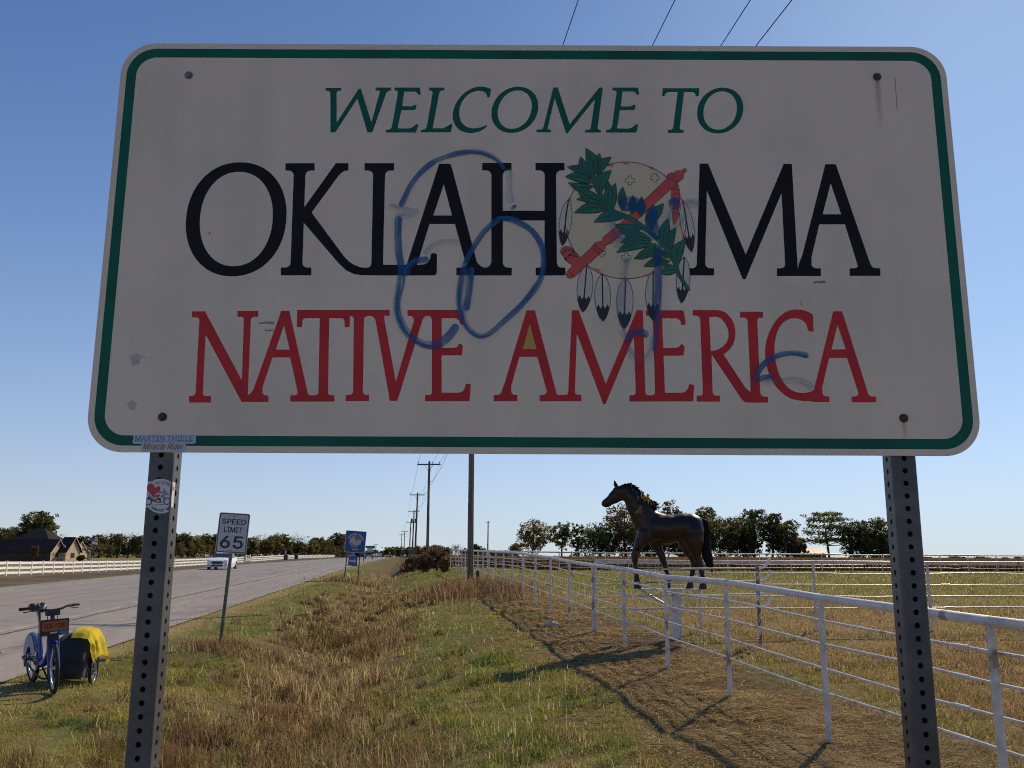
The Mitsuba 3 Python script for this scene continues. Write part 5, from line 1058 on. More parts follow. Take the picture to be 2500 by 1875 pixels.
def boxy(name, label, cat, px, Y, w, l, h, hood, bsdf, facing=-1):
    x = at(px, 1360, Y)[0]; o = np.array([x, Y, float(height(np.array([x]), np.array([Y]), False)[0]) + 0.006]); yaw = road_yaw
    k = thing(name, label, cat); a = w / 2
    sec = lambda y, ww, z0, z1: (y, [(ww * 0.95, z0), (ww, z0 + 0.15), (ww, z1 - 0.12), (ww * 0.93, z1), (ww * 0.5, z1 + 0.02)])
    part(k, 'body', placed(loft([sec(-l / 2, a * 0.92, 0.45, hood * 0.95), sec(-l / 2 + 0.2, a, 0.38, hood), sec(l / 2 - 0.15, a, 0.38, hood), sec(l / 2, a * 0.94, 0.45, hood * 0.95)]).get(), o, yaw), bsdf, smooth=30)
    part(k, 'cabin', placed(loft([sec(-l * 0.22, a * 0.9, hood - 0.02, hood + 0.1), sec(-l * 0.12, a * 0.86, hood - 0.02, h), sec(l * 0.42, a * 0.86, hood - 0.02, h), sec(l * 0.47, a * 0.9, hood - 0.02, hood + 0.1)]).get(), o, yaw), bsdf, smooth=30)
    for e, zz in ((-1, -l * 0.185), (1, l * 0.455)): part(k, 'window', placed(MB().box([0, zz, (hood + h) / 2], [w * 0.72, 0.1, (h - hood) * 0.6]).get(), o, yaw), 'car_glass')
    for s in (-1, 1):
        part(k, 'window', placed(MB().box([s * (a * 0.88), l * 0.15, (hood + h) / 2], [0.05, l * 0.45, (h - hood) * 0.55]).get(), o, yaw), 'car_glass')
        part(k, 'headlight', placed(MB().box([s * a * 0.72, -l / 2, hood * 0.8], [0.3, 0.1, 0.18]).get(), o, yaw), 'lamp_clear'); part(k, 'tail_light', placed(MB().box([s * a * 0.85, l / 2, hood * 0.85], [0.14, 0.08, 0.3]).get(), o, yaw), 'lamp_red')
        for y in (-l * 0.32, l * 0.3): car_wheel(k, s * (a + 0.01), y, 0.38, o, yaw)
    return k
boxy('sport_utility_vehicle', 'dark boxy vehicle far down the road under the green sign', 'car', 901, 222, 2.05, 4.9, 1.95, 1.15, 'car_dark')
boxy('pickup_truck', 'white vehicle far down the road, just right of the dark one', 'car', 915, 420, 2.0, 5.4, 1.9, 1.1, 'car_white')
boxy('pickup_truck', 'white vehicle far down the road, rightmost of the three', 'car', 925.5, 400, 2.0, 5.4, 1.9, 1.1, 'car_white')

# ---------------------------------------------------------------- white board fence along the far side of the road
fk = thing('board_fence', 'long white three-rail board fence on the far side of the road', 'fence')
FB = []
for n in range(-3, 146):
    Yf = 71.2 + 2.42 * n; FB.append((-30.75 - 0.121 * Yf - 0.0, Yf))
FB = [(x, y, ground(x, y)) for x, y in FB if not (180 < y < 186.5)]
far_rails, far_posts = MB(), MB(); LVL = (0.22, 0.60, 0.98)
fdir = np.array([-0.121, 1, 0]); fdir /= np.linalg.norm(fdir); fn_ = np.array([fdir[1], -fdir[0], 0])
for i, p in enumerate(FB):
    p = np.array(p)
    if i < 75:
        pk = MB().box(p + [0, 0, 0.43], [0.127, 0.127, 1.34], axes=[fdir, fn_, [0, 0, 1]]).box(p + [0, 0, 1.115], [0.15, 0.15, 0.035], axes=[fdir, fn_, [0, 0, 1]])
        part(fk, 'post', pk.get(), 'vinyl_white')
    else: far_posts.box(p + [0, 0, 0.43], [0.127, 0.127, 1.34], axes=[fdir, fn_, [0, 0, 1]])
    if i + 1 < len(FB) and FB[i + 1][1] - p[1] < 4:
        q = np.array(FB[i + 1])
        for h in LVL:
            c = (p + q) / 2 + [0, 0, h]; d = q - p; L = np.linalg.norm(d) - 0.128; d /= np.linalg.norm(d); up_ = np.cross(d, fn_); up_ *= np.sign(up_[2])
            if i < 48: part(fk, 'rail', MB().box(c, [L, 0.04, 0.18], axes=[d, fn_, up_]).get(), 'vinyl_white')
            else: far_rails.box(c, [L, 0.04, 0.18], axes=[d, fn_, up_])
part(fk, 'far_rails', far_rails.get(), 'vinyl_white', kind='stuff'); part(fk, 'far_posts', far_posts.get(), 'vinyl_white', kind='stuff')
gt = thing('field_gate', 'white tubular gate in the board fence beyond the white car', 'gate')
g0, g1 = np.array([-30.75 - 0.121 * 180.6, 180.6, 0]), np.array([-30.75 - 0.121 * 186, 186.0, 0])
for g_ in (g0, g1): g_[2] = ground(g_[0], g_[1]); part(gt, 'post', MB().box(g_ + [0, 0, 0.75], [0.16, 0.16, 1.7]).get(), 'vinyl_white')
for h in (0.3, 0.55, 0.8, 1.05, 1.32): part(gt, 'bar', MB().tube([g0 + [0, 0, h], g1 + [0, 0, h]], 0.035, 6).get(), 'vinyl_white', smooth=40)
def pillar(px, Y, w, label):
    x = at(px, 1360, Y)[0]; g = ground(x, Y); k = thing('brick_pillar', label, 'pillar', 'brick entrance pillars in the board fence', 'thing')
    part(k, 'shaft', MB().box([x, Y, g + 0.55], [w, w, 1.5]).get(), 'dark_brick'); part(k, 'cap', MB().box([x, Y, g + 1.36], [w + 0.12, w + 0.12, 0.12]).get(), 'trim_tan')
pillar(698, 226, 0.85, 'dark brick entrance pillar in the board fence, left of the driveway'); pillar(723.5, 243, 0.85, 'dark brick entrance pillar in the board fence, right of the driveway')
small_sign('roadside_plate', 'small pale plate on a thin post beside the left brick pillar', 'sign', 697.5, 1344, 1352, 4.5, 222, 'shed_blue', (697.5,))

# ---------------------------------------------------------------- trees
def leafcloud(C, Rr, per, size, cols, rng, squash=0.8):
    "leaf quads scattered in clumps; one colour per clump with a little spread"
    n = len(C) * per
    cl = np.repeat(np.arange(len(C)), per); d = rng.normal(0, 1, (n, 3)); d /= np.linalg.norm(d, axis=1, keepdims=True)
    p = C[cl] + d * (rng.random((n, 1)) ** 0.45) * Rr[cl][:, None] * [1, 1, squash]
    a = rng.normal(0, 1, (n, 3)); a[:, 2] *= 0.7; a /= np.linalg.norm(a, axis=1, keepdims=True); b = np.cross(a, rng.normal(0, 1, (n, 3))); b /= np.linalg.norm(b, axis=1, keepdims=True)
    s = size * rng.uniform(0.6, 1.35, (n, 1))
    v = np.stack([p - a * s, p + b * s * 0.55, p + a * s, p - b * s * 0.55], 1).reshape(-1, 3)
    k = np.arange(n) * 4; f = np.vstack([np.stack([k, k + 1, k + 2], 1), np.stack([k, k + 2, k + 3], 1)])
    cc = np.array(cols)[rng.integers(0, len(cols), len(C))][cl] * rng.uniform(0.72, 1.3, (n, 1))
    return v, f, np.repeat(cc, 4, axis=0)
GREEN = [(0.094, 0.111, 0.038), (0.122, 0.136, 0.046), (0.076, 0.093, 0.036)]; OLIVE = [(0.191, 0.183, 0.063), (0.151, 0.157, 0.054), (0.233, 0.204, 0.073)]
RUST_ = [(0.213, 0.122, 0.059), (0.162, 0.100, 0.052), (0.123, 0.097, 0.047)]; GOLD = [(0.486, 0.354, 0.103), (0.387, 0.309, 0.103), (0.318, 0.267, 0.097)]
BROWN = [(0.165, 0.121, 0.065), (0.131, 0.106, 0.056), (0.192, 0.138, 0.070)]; RED = [(0.325, 0.101, 0.066), (0.245, 0.082, 0.061)]; DARK = [(0.061, 0.076, 0.030), (0.084, 0.094, 0.036), (0.055, 0.062, 0.030)]
def tree(px, half, top, Y, cols, label, group=None, style='round', base=None, dens=1.0, name='tree', cat='tree', seed=0, leaf=None, trunk_r=None):
    rng = np.random.default_rng(1000 + int(px * 7) + seed); c = at(px, 1360, Y); x = c[0]; g = ground(x, Y) if base is None else base
    H = at(px, top, Y)[2] - g; Rw = half / 2228 * Y; k = thing(name, label, cat, group)
    tr = trunk_r or 0.022 * H + 0.06; mb = MB(); o = np.array([x, Y, g]); tips = []
    fork = {'round': 0.24, 'bush': 0.04, 'open': 0.3, 'spread': 0.34, 'bare': 0.18, 'narrow': 0.15}[style]
    lean = rng.normal(0, 0.02, 2) * H; crown0 = {'round': 0.16, 'bush': 0.0, 'open': 0.24, 'spread': 0.36, 'bare': 0.2, 'narrow': 0.1}[style]
    mid = o + [lean[0], lean[1], H * fork]; topc = o + [lean[0] * 2, lean[1] * 2, H * 0.86]
    mb.tube([o - [0, 0, 0.2], o + [0, 0, H * 0.05], mid, (mid + topc) / 2 + rng.normal(0, 0.02 * H, 3), topc], [tr * 1.35, tr, tr * 0.8, tr * 0.45, tr * 0.1], 7, caps=False)
    nl = 11 if style != 'bare' else 18; twig = MB()
    for i in range(nl):
        a = i * 2.4 + rng.uniform(-0.4, 0.4); h0 = rng.uniform(fork * 0.8, 0.66); s = o + [lean[0] * 2 * h0, lean[1] * 2 * h0, H * h0]
        rr_ = Rw * rng.uniform(0.55, 0.95); z1 = H * min(0.97, h0 + rng.uniform(0.12, 0.34) * (0.5 if style == 'spread' else 1))
        e_ = o + [math.cos(a) * rr_, math.sin(a) * rr_, z1]; m_ = s * 0.45 + e_ * 0.55 + [0, 0, -0.04 * H]
        mb.tube([s, m_, e_], [tr * 0.42, tr * 0.25, tr * 0.06], 5, caps=False); tips.append(e_)
        for j in range(5 if style == 'bare' else 3):
            t = rng.uniform(0.4, 1); b0 = s * (1 - t) + e_ * t; b1 = b0 + rng.normal(0, 1, 3) * [Rw * .3, Rw * .3, H * .06] + [0, 0, H * 0.09]
            mb.tube([b0, b1], [tr * 0.14, tr * 0.04], 4, caps=False); tips.append(b1)
            if style == 'bare':
                for q in range(4):
                    b2 = b1 + rng.normal(0, 1, 3) * [Rw * .16, Rw * .16, H * .04] + [0, 0, H * 0.07]; twig.tube([b0 * .3 + b1 * .7, b2], [tr * 0.05, tr * 0.02], 3, caps=False)
    part(k, 'trunk', mb.get(), 'bark')
    if style == 'bare': part(k, 'twigs', twig.get(), 'twig', kind='stuff')
    n = int({'round': 190, 'bush': 210, 'open': 125, 'spread': 120, 'bare': 20, 'narrow': 80}[style] * dens)
    u = rng.normal(0, 1, (n, 3)); u /= np.linalg.norm(u, axis=1, keepdims=True); r = rng.uniform(0.08, 1.0, n) ** 0.5
    sh = 0.62 + 0.75 * meshkit.fbm(u * 1.6 + px, 2, seed); zc = (crown0 + 1) / 2 * H; hz = (1 - crown0) / 2 * H
    p = o + [lean[0] * 1.6, lean[1] * 1.6, zc] + u * (r * sh)[:, None] * [Rw, Rw, hz]
    if style == 'spread':
        lvl = rng.choice([0.42, 0.56, 0.70, 0.84, 0.95], n, p=[0.16, 0.22, 0.24, 0.22, 0.16]); w_ = np.interp(lvl, [0.42, 0.56, 0.7, 0.84, 0.95], [0.95, 1.0, 0.85, 0.75, 0.5]); a = rng.uniform(0, 6.28, n)
        p = o + np.stack([np.cos(a) * r * w_ * Rw, np.sin(a) * r * w_ * Rw, lvl * H + rng.normal(0, 0.02 * H, n)], 1)
    if style == 'narrow': p = o + np.stack([rng.normal(0, .42, n) * Rw, rng.normal(0, .42, n) * Rw, rng.uniform(crown0, 0.96, n) * H], 1)
    p = np.vstack([p, np.array(tips)[rng.random(len(tips)) < (0.9 if style != 'bare' else 0.25)]]) if style != 'bare' else p
    p[:, 2] = np.clip(p[:, 2], g + 0.05 * H, g + 0.97 * H)
    Rc = rng.uniform(0.13, 0.29, len(p)) * min(Rw, H * 0.5) * (0.9 if style != 'spread' else 1.05)
    v, f, col = leafcloud(p, Rc, 22 if style != 'bare' else 8, leaf or 0.052 * H ** 0.5 * (Y / 150) ** 0.5 + 0.05, cols, rng, 0.8 if style != 'spread' else 0.4)
    part(k, 'crown', trimesh.Trimesh(v, f, process=False), 'leaf', color=col, kind='stuff')
    return k
# the row beyond the corn field, on the right
tree(1299, 42, 1271, 235, OLIVE + RUST_[:2], 'round autumn tree with rusty top, leftmost of the row beyond the corn field', style='round', dens=0.8)
tree(1257, 16, 1327, 240, OLIVE, 'low olive bush left of the rusty-topped round tree', style='bush', name='bush', cat='bush', dens=0.5)
tree(1371, 29, 1275, 240, OLIVE + GREEN[:1] + BROWN[:1], 'upright half-bare tree right of the rusty-topped round tree', style='open', dens=0.8)
tree(1411, 17, 1278, 236, GREEN + OLIVE[:1], 'thin pointed green tree between the half-bare tree and the dark thicket', style='narrow')
tree(1466, 49, 1276, 232, GREEN + OLIVE + DARK, 'broad dark green thicket tree left of the horse statue', style='bush', dens=1.3)
tree(1530, 56, 1228, 238, RUST_ + BROWN, 'tall reddish-brown tree behind the chest of the horse statue', style='bush', dens=1.4)
tree(1580, 49, 1268, 228, DARK + OLIVE[:1] + RUST_[:1], 'dark tree behind the forelegs of the horse statue', style='bush', dens=1.3)
tree(1618, 44, 1225, 242, RUST_, 'tall russet tree rising over the back of the horse statue', style='bush', dens=1.1)
tree(1660, 30, 1242, 240, OLIVE + GREEN, 'olive tree rising over the rump of the horse statue', style='bush')
tree(1690, 56, 1290, 226, DARK, 'dark shadowed tree under the belly of the horse statue', style='bush', dens=1.4)
tree(1727, 29, 1238, 236, OLIVE + GREEN[:1], 'small-crowned tall olive tree just right of the horse tail', style='round')
tree(1760, 63, 1262, 230, DARK + OLIVE, 'wide dark green tree right of the horse tail', style='bush', dens=1.6)
tree(1818, 46, 1258, 232, DARK + GREEN, 'dense dark green tree between the wide one and the pointed one', style='bush', dens=1.4)
tree(1842, 27, 1243, 238, GREEN + BROWN[:1], 'tall pointed dark tree in the middle of the right-hand row', style='narrow', dens=1.6)
tree(1886, 30, 1253, 234, GREEN + BROWN, 'half-open tree with a visible trunk in the right-hand row', style='round', dens=1.1)
tree(1918, 32, 1271, 231, GREEN + OLIVE, 'rounded green tree left of the small barn', style='bush', dens=1.2)
tree(1946, 26, 1310, 228, BROWN, 'low brown tree directly left of the small barn', style='bush', dens=0.9)
tree(2025, 62, 1250, 232, OLIVE[:2] + GREEN[:1], 'spreading open tree with layered branches right of the small barn', style='spread', dens=1.25)
tree(2094, 41, 1272, 230, DARK + GREEN, 'dark tree just right of the spreading tree', style='bush', dens=1.4)
tree(2138, 41, 1263, 233, DARK + GREEN + OLIVE[:1], 'dark tree partly hidden by the right sign post', style='bush', dens=1.5)
tree(2172, 24, 1300, 236, DARK + BROWN, 'last low tree of the row, behind the right sign post', style='bush')
# barn among them
bc = at(1984, 1352, 250); bg = ground(bc[0], 250); k = thing('barn', 'low barn with a pale pink metal roof among the far trees', 'barn')
M_ = MB().box([bc[0], 252, bg + 1.0], [6.6, 6, 2.0]); part(k, 'wall', M_.get(), 'barn_wall')
part(k, 'roof', MB().add([(bc[0] - 3.6, 248.5, bg + 1.95), (bc[0] + 3.6, 248.5, bg + 1.95), (bc[0] + 3.6, 252, bg + 3.4), (bc[0] - 3.6, 252, bg + 3.4), (bc[0] - 3.6, 255.5, bg + 1.95), (bc[0] + 3.6, 255.5, bg + 1.95)], [[0, 1, 2, 3], [3, 2, 5, 4]]).get(), 'barn_roof')
part(k, 'door', MB().box([bc[0] + 1.5, 248.97, bg + 0.85], [1.6, 0.06, 1.7]).get(), 'steel_dark')
# far horizon bushes on the right
for i, (px, hw, top) in enumerate(((2262, 10, 1360), (2331, 14, 1358), (2352, 6, 1360), (2393, 12, 1359), (2412, 7, 1361), (2455, 8, 1361), (2485, 10, 1360))):
    tree(px, hw, top, 900, DARK + BROWN, ['tiny horizon bush close to the right sign post', 'wider tiny horizon bush, second from the right sign post', 'narrow tiny horizon bush, third from the right sign post', 'low tiny horizon bush, fourth from the right sign post', 'narrow tiny horizon bush, fifth from the right sign post', 'tiny horizon bush, second from the right edge', 'tiny horizon bush at the right edge'][i], 'small trees on the far horizon', 'bush', dens=0.6, seed=i, leaf=0.5)
# belt of trees behind the board fence, on the left
rb_ = np.random.default_rng(21)
BELT = [(186, 20, 1316, 255, BROWN + GREEN, 'bush'), (213, 22, 1310, 262, GREEN + BROWN, 'round'), (240, 20, 1306, 266, OLIVE + BROWN, 'round'), (262, 18, 1302, 268, BROWN, 'bare'), (285, 24, 1303, 270, BROWN + OLIVE, 'round'), (312, 20, 1298, 276, BROWN, 'bare'), (334, 22, 1309, 272, OLIVE + GREEN, 'round'), (362, 22, 1311, 285, GREEN + OLIVE, 'bush'),
        (392, 22, 1310, 290, BROWN + OLIVE, 'round'), (418, 20, 1300, 300, GREEN, 'bush'), (444, 24, 1302, 300, OLIVE + GREEN, 'round'), (470, 22, 1306, 306, OLIVE, 'bush'), (498, 24, 1304, 312, OLIVE + GREEN, 'round'), (528, 22, 1300, 316, BROWN + GREEN, 'round'), (556, 22, 1306, 322, OLIVE, 'bush'), (584, 22, 1312, 330, GREEN + BROWN, 'round'),
        (610, 22, 1312, 345, DARK + OLIVE, 'round'), (633, 20, 1305, 365, BROWN, 'bare'), (650, 20, 1318, 352, RUST_ + BROWN, 'round'), (670, 24, 1304, 372, OLIVE + GOLD[2:], 'round'), (694, 18, 1306, 376, OLIVE, 'round'), (727, 30, 1302, 400, BROWN, 'bare'), (724, 22, 1322, 396, DARK + BROWN, 'round'), (752, 14, 1330, 405, OLIVE, 'bush'), (775, 24, 1311, 420, BROWN + DARK, 'round'), (764, 18, 1320, 412, OLIVE, 'round'), (800, 18, 1318, 432, OLIVE + BROWN, 'bush'), (820, 24, 1302, 440, BROWN + DARK, 'round'), (812, 18, 1304, 446, BROWN, 'bare'), (838, 18, 1302, 450, OLIVE + BROWN, 'round'), (852, 14, 1306, 456, OLIVE + GOLD[2:], 'round')]
WHAT = {'round': 'rounded tree', 'bush': 'low bushy tree', 'bare': 'bare-branched tree'}
def where(px):
    for lim, t in ((205, 'nearest the house'), (229, 'just left of the flag'), (252, 'just right of the flag'), (275, 'second place right of the flag'), (298, 'midway from flag to left sign post'), (320, 'close left of the left sign post'), (400, 'hidden behind the left sign post'), (432, 'just right of the left sign post'), (458, 'between left sign post and white car'), (485, 'close left of the speed limit sign'), (545, 'behind the speed limit sign'), (570, 'just right of the speed limit sign'), (600, 'right of the white car'), (622, 'over the field gate'), (641, 'just right of the field gate'), (660, 'midway from gate to brick pillars'), (682, 'left of the bright red tree'), (710, 'over the left brick pillar'), (740, 'over the right brick pillar'), (757, 'just right of the brick pillars'), (770, 'midway from pillars to blue sign, left'), (785, 'midway from pillars to blue sign, right'), (806, 'left of the blue sign, third'), (815, 'left of the blue sign, second'), (830, 'close left of the blue sign'), (845, 'half hidden by the blue sign'), (999, 'hidden behind the blue sign')):
        if px <= lim: return t
TONE = lambda cols: 'dark green' if cols[0] in DARK else 'green' if cols[0] in GREEN else 'olive' if cols[0] in OLIVE else 'rusty' if cols[0] in RUST_ else 'brown'
for i, (px, hw, top, Yt, cols, sty) in enumerate(BELT):
    tree(px, hw, top - 1, Yt, cols, f'{TONE(cols)} {WHAT[sty]} of the left belt, {where(px)}', 'trees of the belt behind the board fence', sty, dens=0.8, seed=i)
ul = []
for i, px in enumerate(range(180, 860, 9)):
    rng = np.random.default_rng(400 + i); Yt = float(np.interp(px, [180, 500, 700, 860], [250, 304, 388, 450])); c = at(px + rb_.uniform(-4, 4), 1360, Yt); g = ground(c[0], Yt); H = at(px, 1326 + rb_.uniform(-6, 10), Yt)[2] - g; Rw = 12 / 2228 * Yt
    u = rng.normal(0, 1, (40, 3)); u /= np.linalg.norm(u, axis=1, keepdims=True); p = np.array([c[0], Yt, g + H * .45]) + u * rng.uniform(.2, 1, (40, 1)) * [Rw, Rw, H * .5]; p[:, 2] = np.maximum(p[:, 2], g + 0.1)
    ul.append(leafcloud(p, rng.uniform(.12, .25, 40) * H, 16, 0.055 * H ** .5 * (Yt / 150) ** .5 + .06, [BROWN, GREEN + BROWN, OLIVE + BROWN, DARK + OLIVE][i % 4], rng))
n_ = 0; fu = []
for l in ul: fu.append(l[1] + n_); n_ += len(l[0])
k = thing('undergrowth', 'brown and olive undergrowth at the foot of the left tree belt', 'undergrowth', kind='stuff'); scene[k] = mikit.ply(trimesh.Trimesh(np.vstack([l[0] for l in ul]), np.vstack(fu), process=False), 'leaf', color=np.vstack([l[2] for l in ul]))
tree(694.5, 8, 1338, 300, RED, 'small bright red tree by the brick entrance pillars', style='narrow', dens=0.9)
tree(705, 7, 1341, 300, DARK, 'small dark shrub right of the bright red tree', style='bush', name='bush', cat='bush', dens=0.5)
tree(738, 10, 1347, 330, OLIVE + GREEN, 'yellow-green shrub behind the board fence, right of the brick pillars', style='bush', name='bush', cat='bush', dens=0.5)
tree(90, 44, 1248, 218, GREEN + OLIVE + DARK, 'large dark green tree behind the house', style='round', dens=2.0)
tree(8, 46, 1288, 225, DARK + OLIVE[:1], 'dark tree at the left edge behind the house', style='round', dens=1.5)
tree(20, 18, 1297, 214, GOLD, 'golden yellow tree behind the left end of the house roof', style='round', dens=1.0)
tree(82, 11, 1331, 180, RUST_, 'young rust-coloured tree in front of the house', style='open', dens=0.8, trunk_r=0.06)
tree(150, 12, 1303, 240, BROWN, 'thin bare tree right of the large tree behind the house', style='bare')
tree(198, 9, 1356, 183, RUST_ + DARK, 'rounded dark red bush at the right end of the house', style='bush', name='bush', cat='bush', dens=0.5)
# beyond the road and in the middle distance
MIDT = [(876, 12, 1340, 470, OLIVE + BROWN), (893, 14, 1344, 620, BROWN + OLIVE), (913, 16, 1342, 640, OLIVE + DARK), (932, 13, 1345, 650, BROWN), (950, 16, 1336, 400, OLIVE + DARK), (972, 17, 1334, 410, DARK + OLIVE), (995, 16, 1335, 390, GREEN + OLIVE), (1018, 16, 1333, 395, OLIVE + BROWN), (1042, 18, 1332, 400, OLIVE + DARK), (1065, 18, 1331, 385, OLIVE + BROWN), (1090, 16, 1334, 380, BROWN + OLIVE), (1135, 14, 1338, 420, OLIVE), (1162, 15, 1329, 380, GREEN + DARK), (1178, 13, 1338, 400, OLIVE), (1206, 16, 1342, 440, OLIVE + GREEN), (1232, 16, 1343, 450, OLIVE)]
for i, (px, hw, top, Yt, cols) in enumerate(MIDT):
    tree(px, hw, top, Yt, cols, 'low tree of the distant line, ' + ['right behind the blue sign', 'left of the green sign', 'behind the three far vehicles', 'right of the far vehicles', 'behind the orange diamond sign', 'at the two farthest poles', 'under the leaning poles', 'just left of the tall crossarm pole', 'just right of the tall crossarm pole', 'over the big scrubby bush', 'right of the big scrubby bush', 'close left of the nearest pole', 'close right of the nearest pole', 'left of the lone field pole', 'right of the lone field pole', 'left of the row beyond the corn'][i], 'trees in the distant tree line behind the utility poles', 'bush', dens=0.8, seed=80 + i)
tree(1113, 15, 1326, 300, BROWN, 'bare grey shrub tree left of the nearest utility pole', style='bare', dens=0.6)
tree(1068, 25, 1333, 66, [(0.17, 0.115, 0.08), (0.12, 0.085, 0.06), (0.20, 0.14, 0.085)], 'big brown scrubby bush at the end of the pipe fence', style='bush', name='bush', cat='bush', dens=0.8, leaf=0.055, seed=4)
tree(1036, 24, 1350, 65, [(0.17, 0.115, 0.08), (0.12, 0.085, 0.06), (0.20, 0.14, 0.085)], 'lower brown scrubby bush leaning on the big scrubby bush', style='bush', name='bush', cat='bush', dens=0.7, leaf=0.055, seed=9)
tree(1010, 16, 1356, 72, [(0.30, 0.22, 0.11), (0.22, 0.16, 0.08)], 'tawny low bush left of the big brown scrubby bush', style='bush', name='bush', cat='bush', dens=0.8, leaf=0.08)
tree(1088, 14, 1360, 60, [(0.28, 0.20, 0.11), (0.20, 0.15, 0.08)], 'brownish low bush right of the big brown scrubby bush', style='bush', name='bush', cat='bush', dens=0.8, leaf=0.07)
tree(1672, 16, 1356, 30, [(0.03, 0.036, 0.014), (0.045, 0.04, 0.018)], 'dark bush behind the hind legs of the horse statue', style='bush', name='bush', cat='bush', dens=1.2, leaf=0.05) if 0 else None
# small far buildings by the road
for px, Yb, w, h, m1, lab in ((836, 470, 6, 4.2, 'shed_grey', 'grey shed at the far end of the board fence'), (873, 480, 9, 3.6, 'shed_blue', 'pale blue building behind the blue marker sign')):
    c = at(px, 1360, Yb); g = ground(c[0], Yb); k = thing('shed', lab, 'building')
    part(k, 'wall', MB().box([c[0], Yb + 3, g + h * 0.35], [w, 6, h * 0.7]).get(), m1)
    part(k, 'roof', MB().add([(c[0] - w * .55, Yb - .3, g + h * .69), (c[0] + w * .55, Yb - .3, g + h * .69), (c[0] + w * .55, Yb + 3, g + h), (c[0] - w * .55, Yb + 3, g + h), (c[0] - w * .55, Yb + 6.3, g + h * .69), (c[0] + w * .55, Yb + 6.3, g + h * .69)], [[0, 1, 2, 3], [3, 2, 5, 4]]).get(), m1)
    part(k, 'door', MB().box([c[0] + w * .2, Yb - 0.03, g + h * .25], [w * .22, 0.05, h * .5]).get(), 'steel_dark')

# ---------------------------------------------------------------- house with gables, on the left
HY = 188.0
def hx(z, Y=HY): return at(z / 10.05, 1365, Y)[0]
def hz(z, Y=HY, x=100): return at(x, 1280 + z / 10.05, Y)[2]
hk = thing('house', 'large dark-roofed house with tan gable ends behind the board fence', 'house')
hg = ground(hx(800), HY)
def gable(x0, x1, y0, y1, eave, ridge, wall, over=0.5, name='roof', wing=''):
    "a block with its ridge along x and gable walls at both ends"
    ym = (y0 + y1) / 2; s = (ridge - eave) / (ym - y0)
    part(hk, 'wall', MB().box([(x0 + x1) / 2, ym, (hg - 0.3 + eave) / 2], [x1 - x0, y1 - y0, eave - hg + 0.3]).get(), wall)
    for x in (x0, x1):
        d = 0.05 if x == x1 else -0.05
        part(hk, 'gable', MB().add([(x, y0, eave), (x, y1, eave), (x, ym, ridge), (x + d, y0, hg - 0.3), (x + d, y1, hg - 0.3), (x + d, y1, eave), (x + d, ym, ridge), (x + d, y0, eave)], [[0, 1, 2], [3, 4, 5], [3, 5, 7], [7, 5, 6]]).get(), 'tan_stone')
    t = 0.18; X0, X1 = x0 - over, x1 + over; P = []
    r = MB()
    for sgn, yy in ((-1, y0 - over), (1, y1 + over)):
        ze = eave - over * s
        a = [(X0, yy, ze), (X1, yy, ze), (X1, ym, ridge), (X0, ym, ridge)]; b = [(q[0], q[1], q[2] + t) for q in a]
        r.add(a + b, [[0, 1, 2, 3], [4, 7, 6, 5], [0, 4, 5, 1], [1, 5, 6, 2], [0, 3, 7, 4]])
    rk_ = part(hk, name, r.get(), 'shingle')
    f_ = MB()
    for sgn, yy in ((-1, y0 - over), (1, y1 + over)):
        ze = eave - over * s; f_.add([(X1 + 0.02, yy, ze - 0.02), (X1 + 0.02, ym, ridge - 0.02), (X1 + 0.02, ym, ridge + 0.2), (X1 + 0.02, yy, ze + 0.2)], [[0, 1, 2, 3]])
    part(rk_, 'fascia', f_.get(), 'trim_tan'); return rk_
gable(hx(-420), hx(1222), HY, HY + 5.4, hz(640), hz(380), 'dark_brick')
def hip(x0, x1, y0, y1, eave, ridge, inset, name='roof'):
    ym = (y0 + y1) / 2; V = [(x0, y0, eave), (x1, y0, eave), (x1, y1, eave), (x0, y1, eave), (x0 + inset, ym, ridge), (x1 - inset, ym, ridge)]
    return part(hk, name, MB().add(V, [[0, 1, 5, 4], [2, 3, 4, 5]]).add([V[1], V[2], V[5]], [[0, 1, 2]]).add([V[3], V[0], V[4]], [[0, 1, 2]]).get(), 'shingle')
part(hk, 'wall', MB().box([-103.6, HY + 11.4, (hg - .3 + hz(640)) / 2], [12.4, 12, hz(640) - hg + .3]).get(), 'dark_brick')
hip(-110.2, -97.0, HY + 4.4, HY + 18.5, hz(630), hz(92, HY + 11), 5.7)
gable(hx(1400, HY + 3), hx(1560, HY + 3) + 0.2, HY + 3.2, HY + 9.4, hz(640), hz(330, HY + 6), 'tan_stone')
hip(hx(1370, HY + 8), hx(1860, HY + 8), HY + 7, HY + 17, hz(600), hz(318, HY + 10), 2.6)
part(hk, 'wall', MB().box([(hx(1500, HY + 9) + hx(1800, HY + 9)) / 2, HY + 12.5, (hg - .3 + hz(600)) / 2], [hx(1800, HY + 9) - hx(1500, HY + 9), 9, hz(600) - hg + .3]).get(), 'dark_brick')
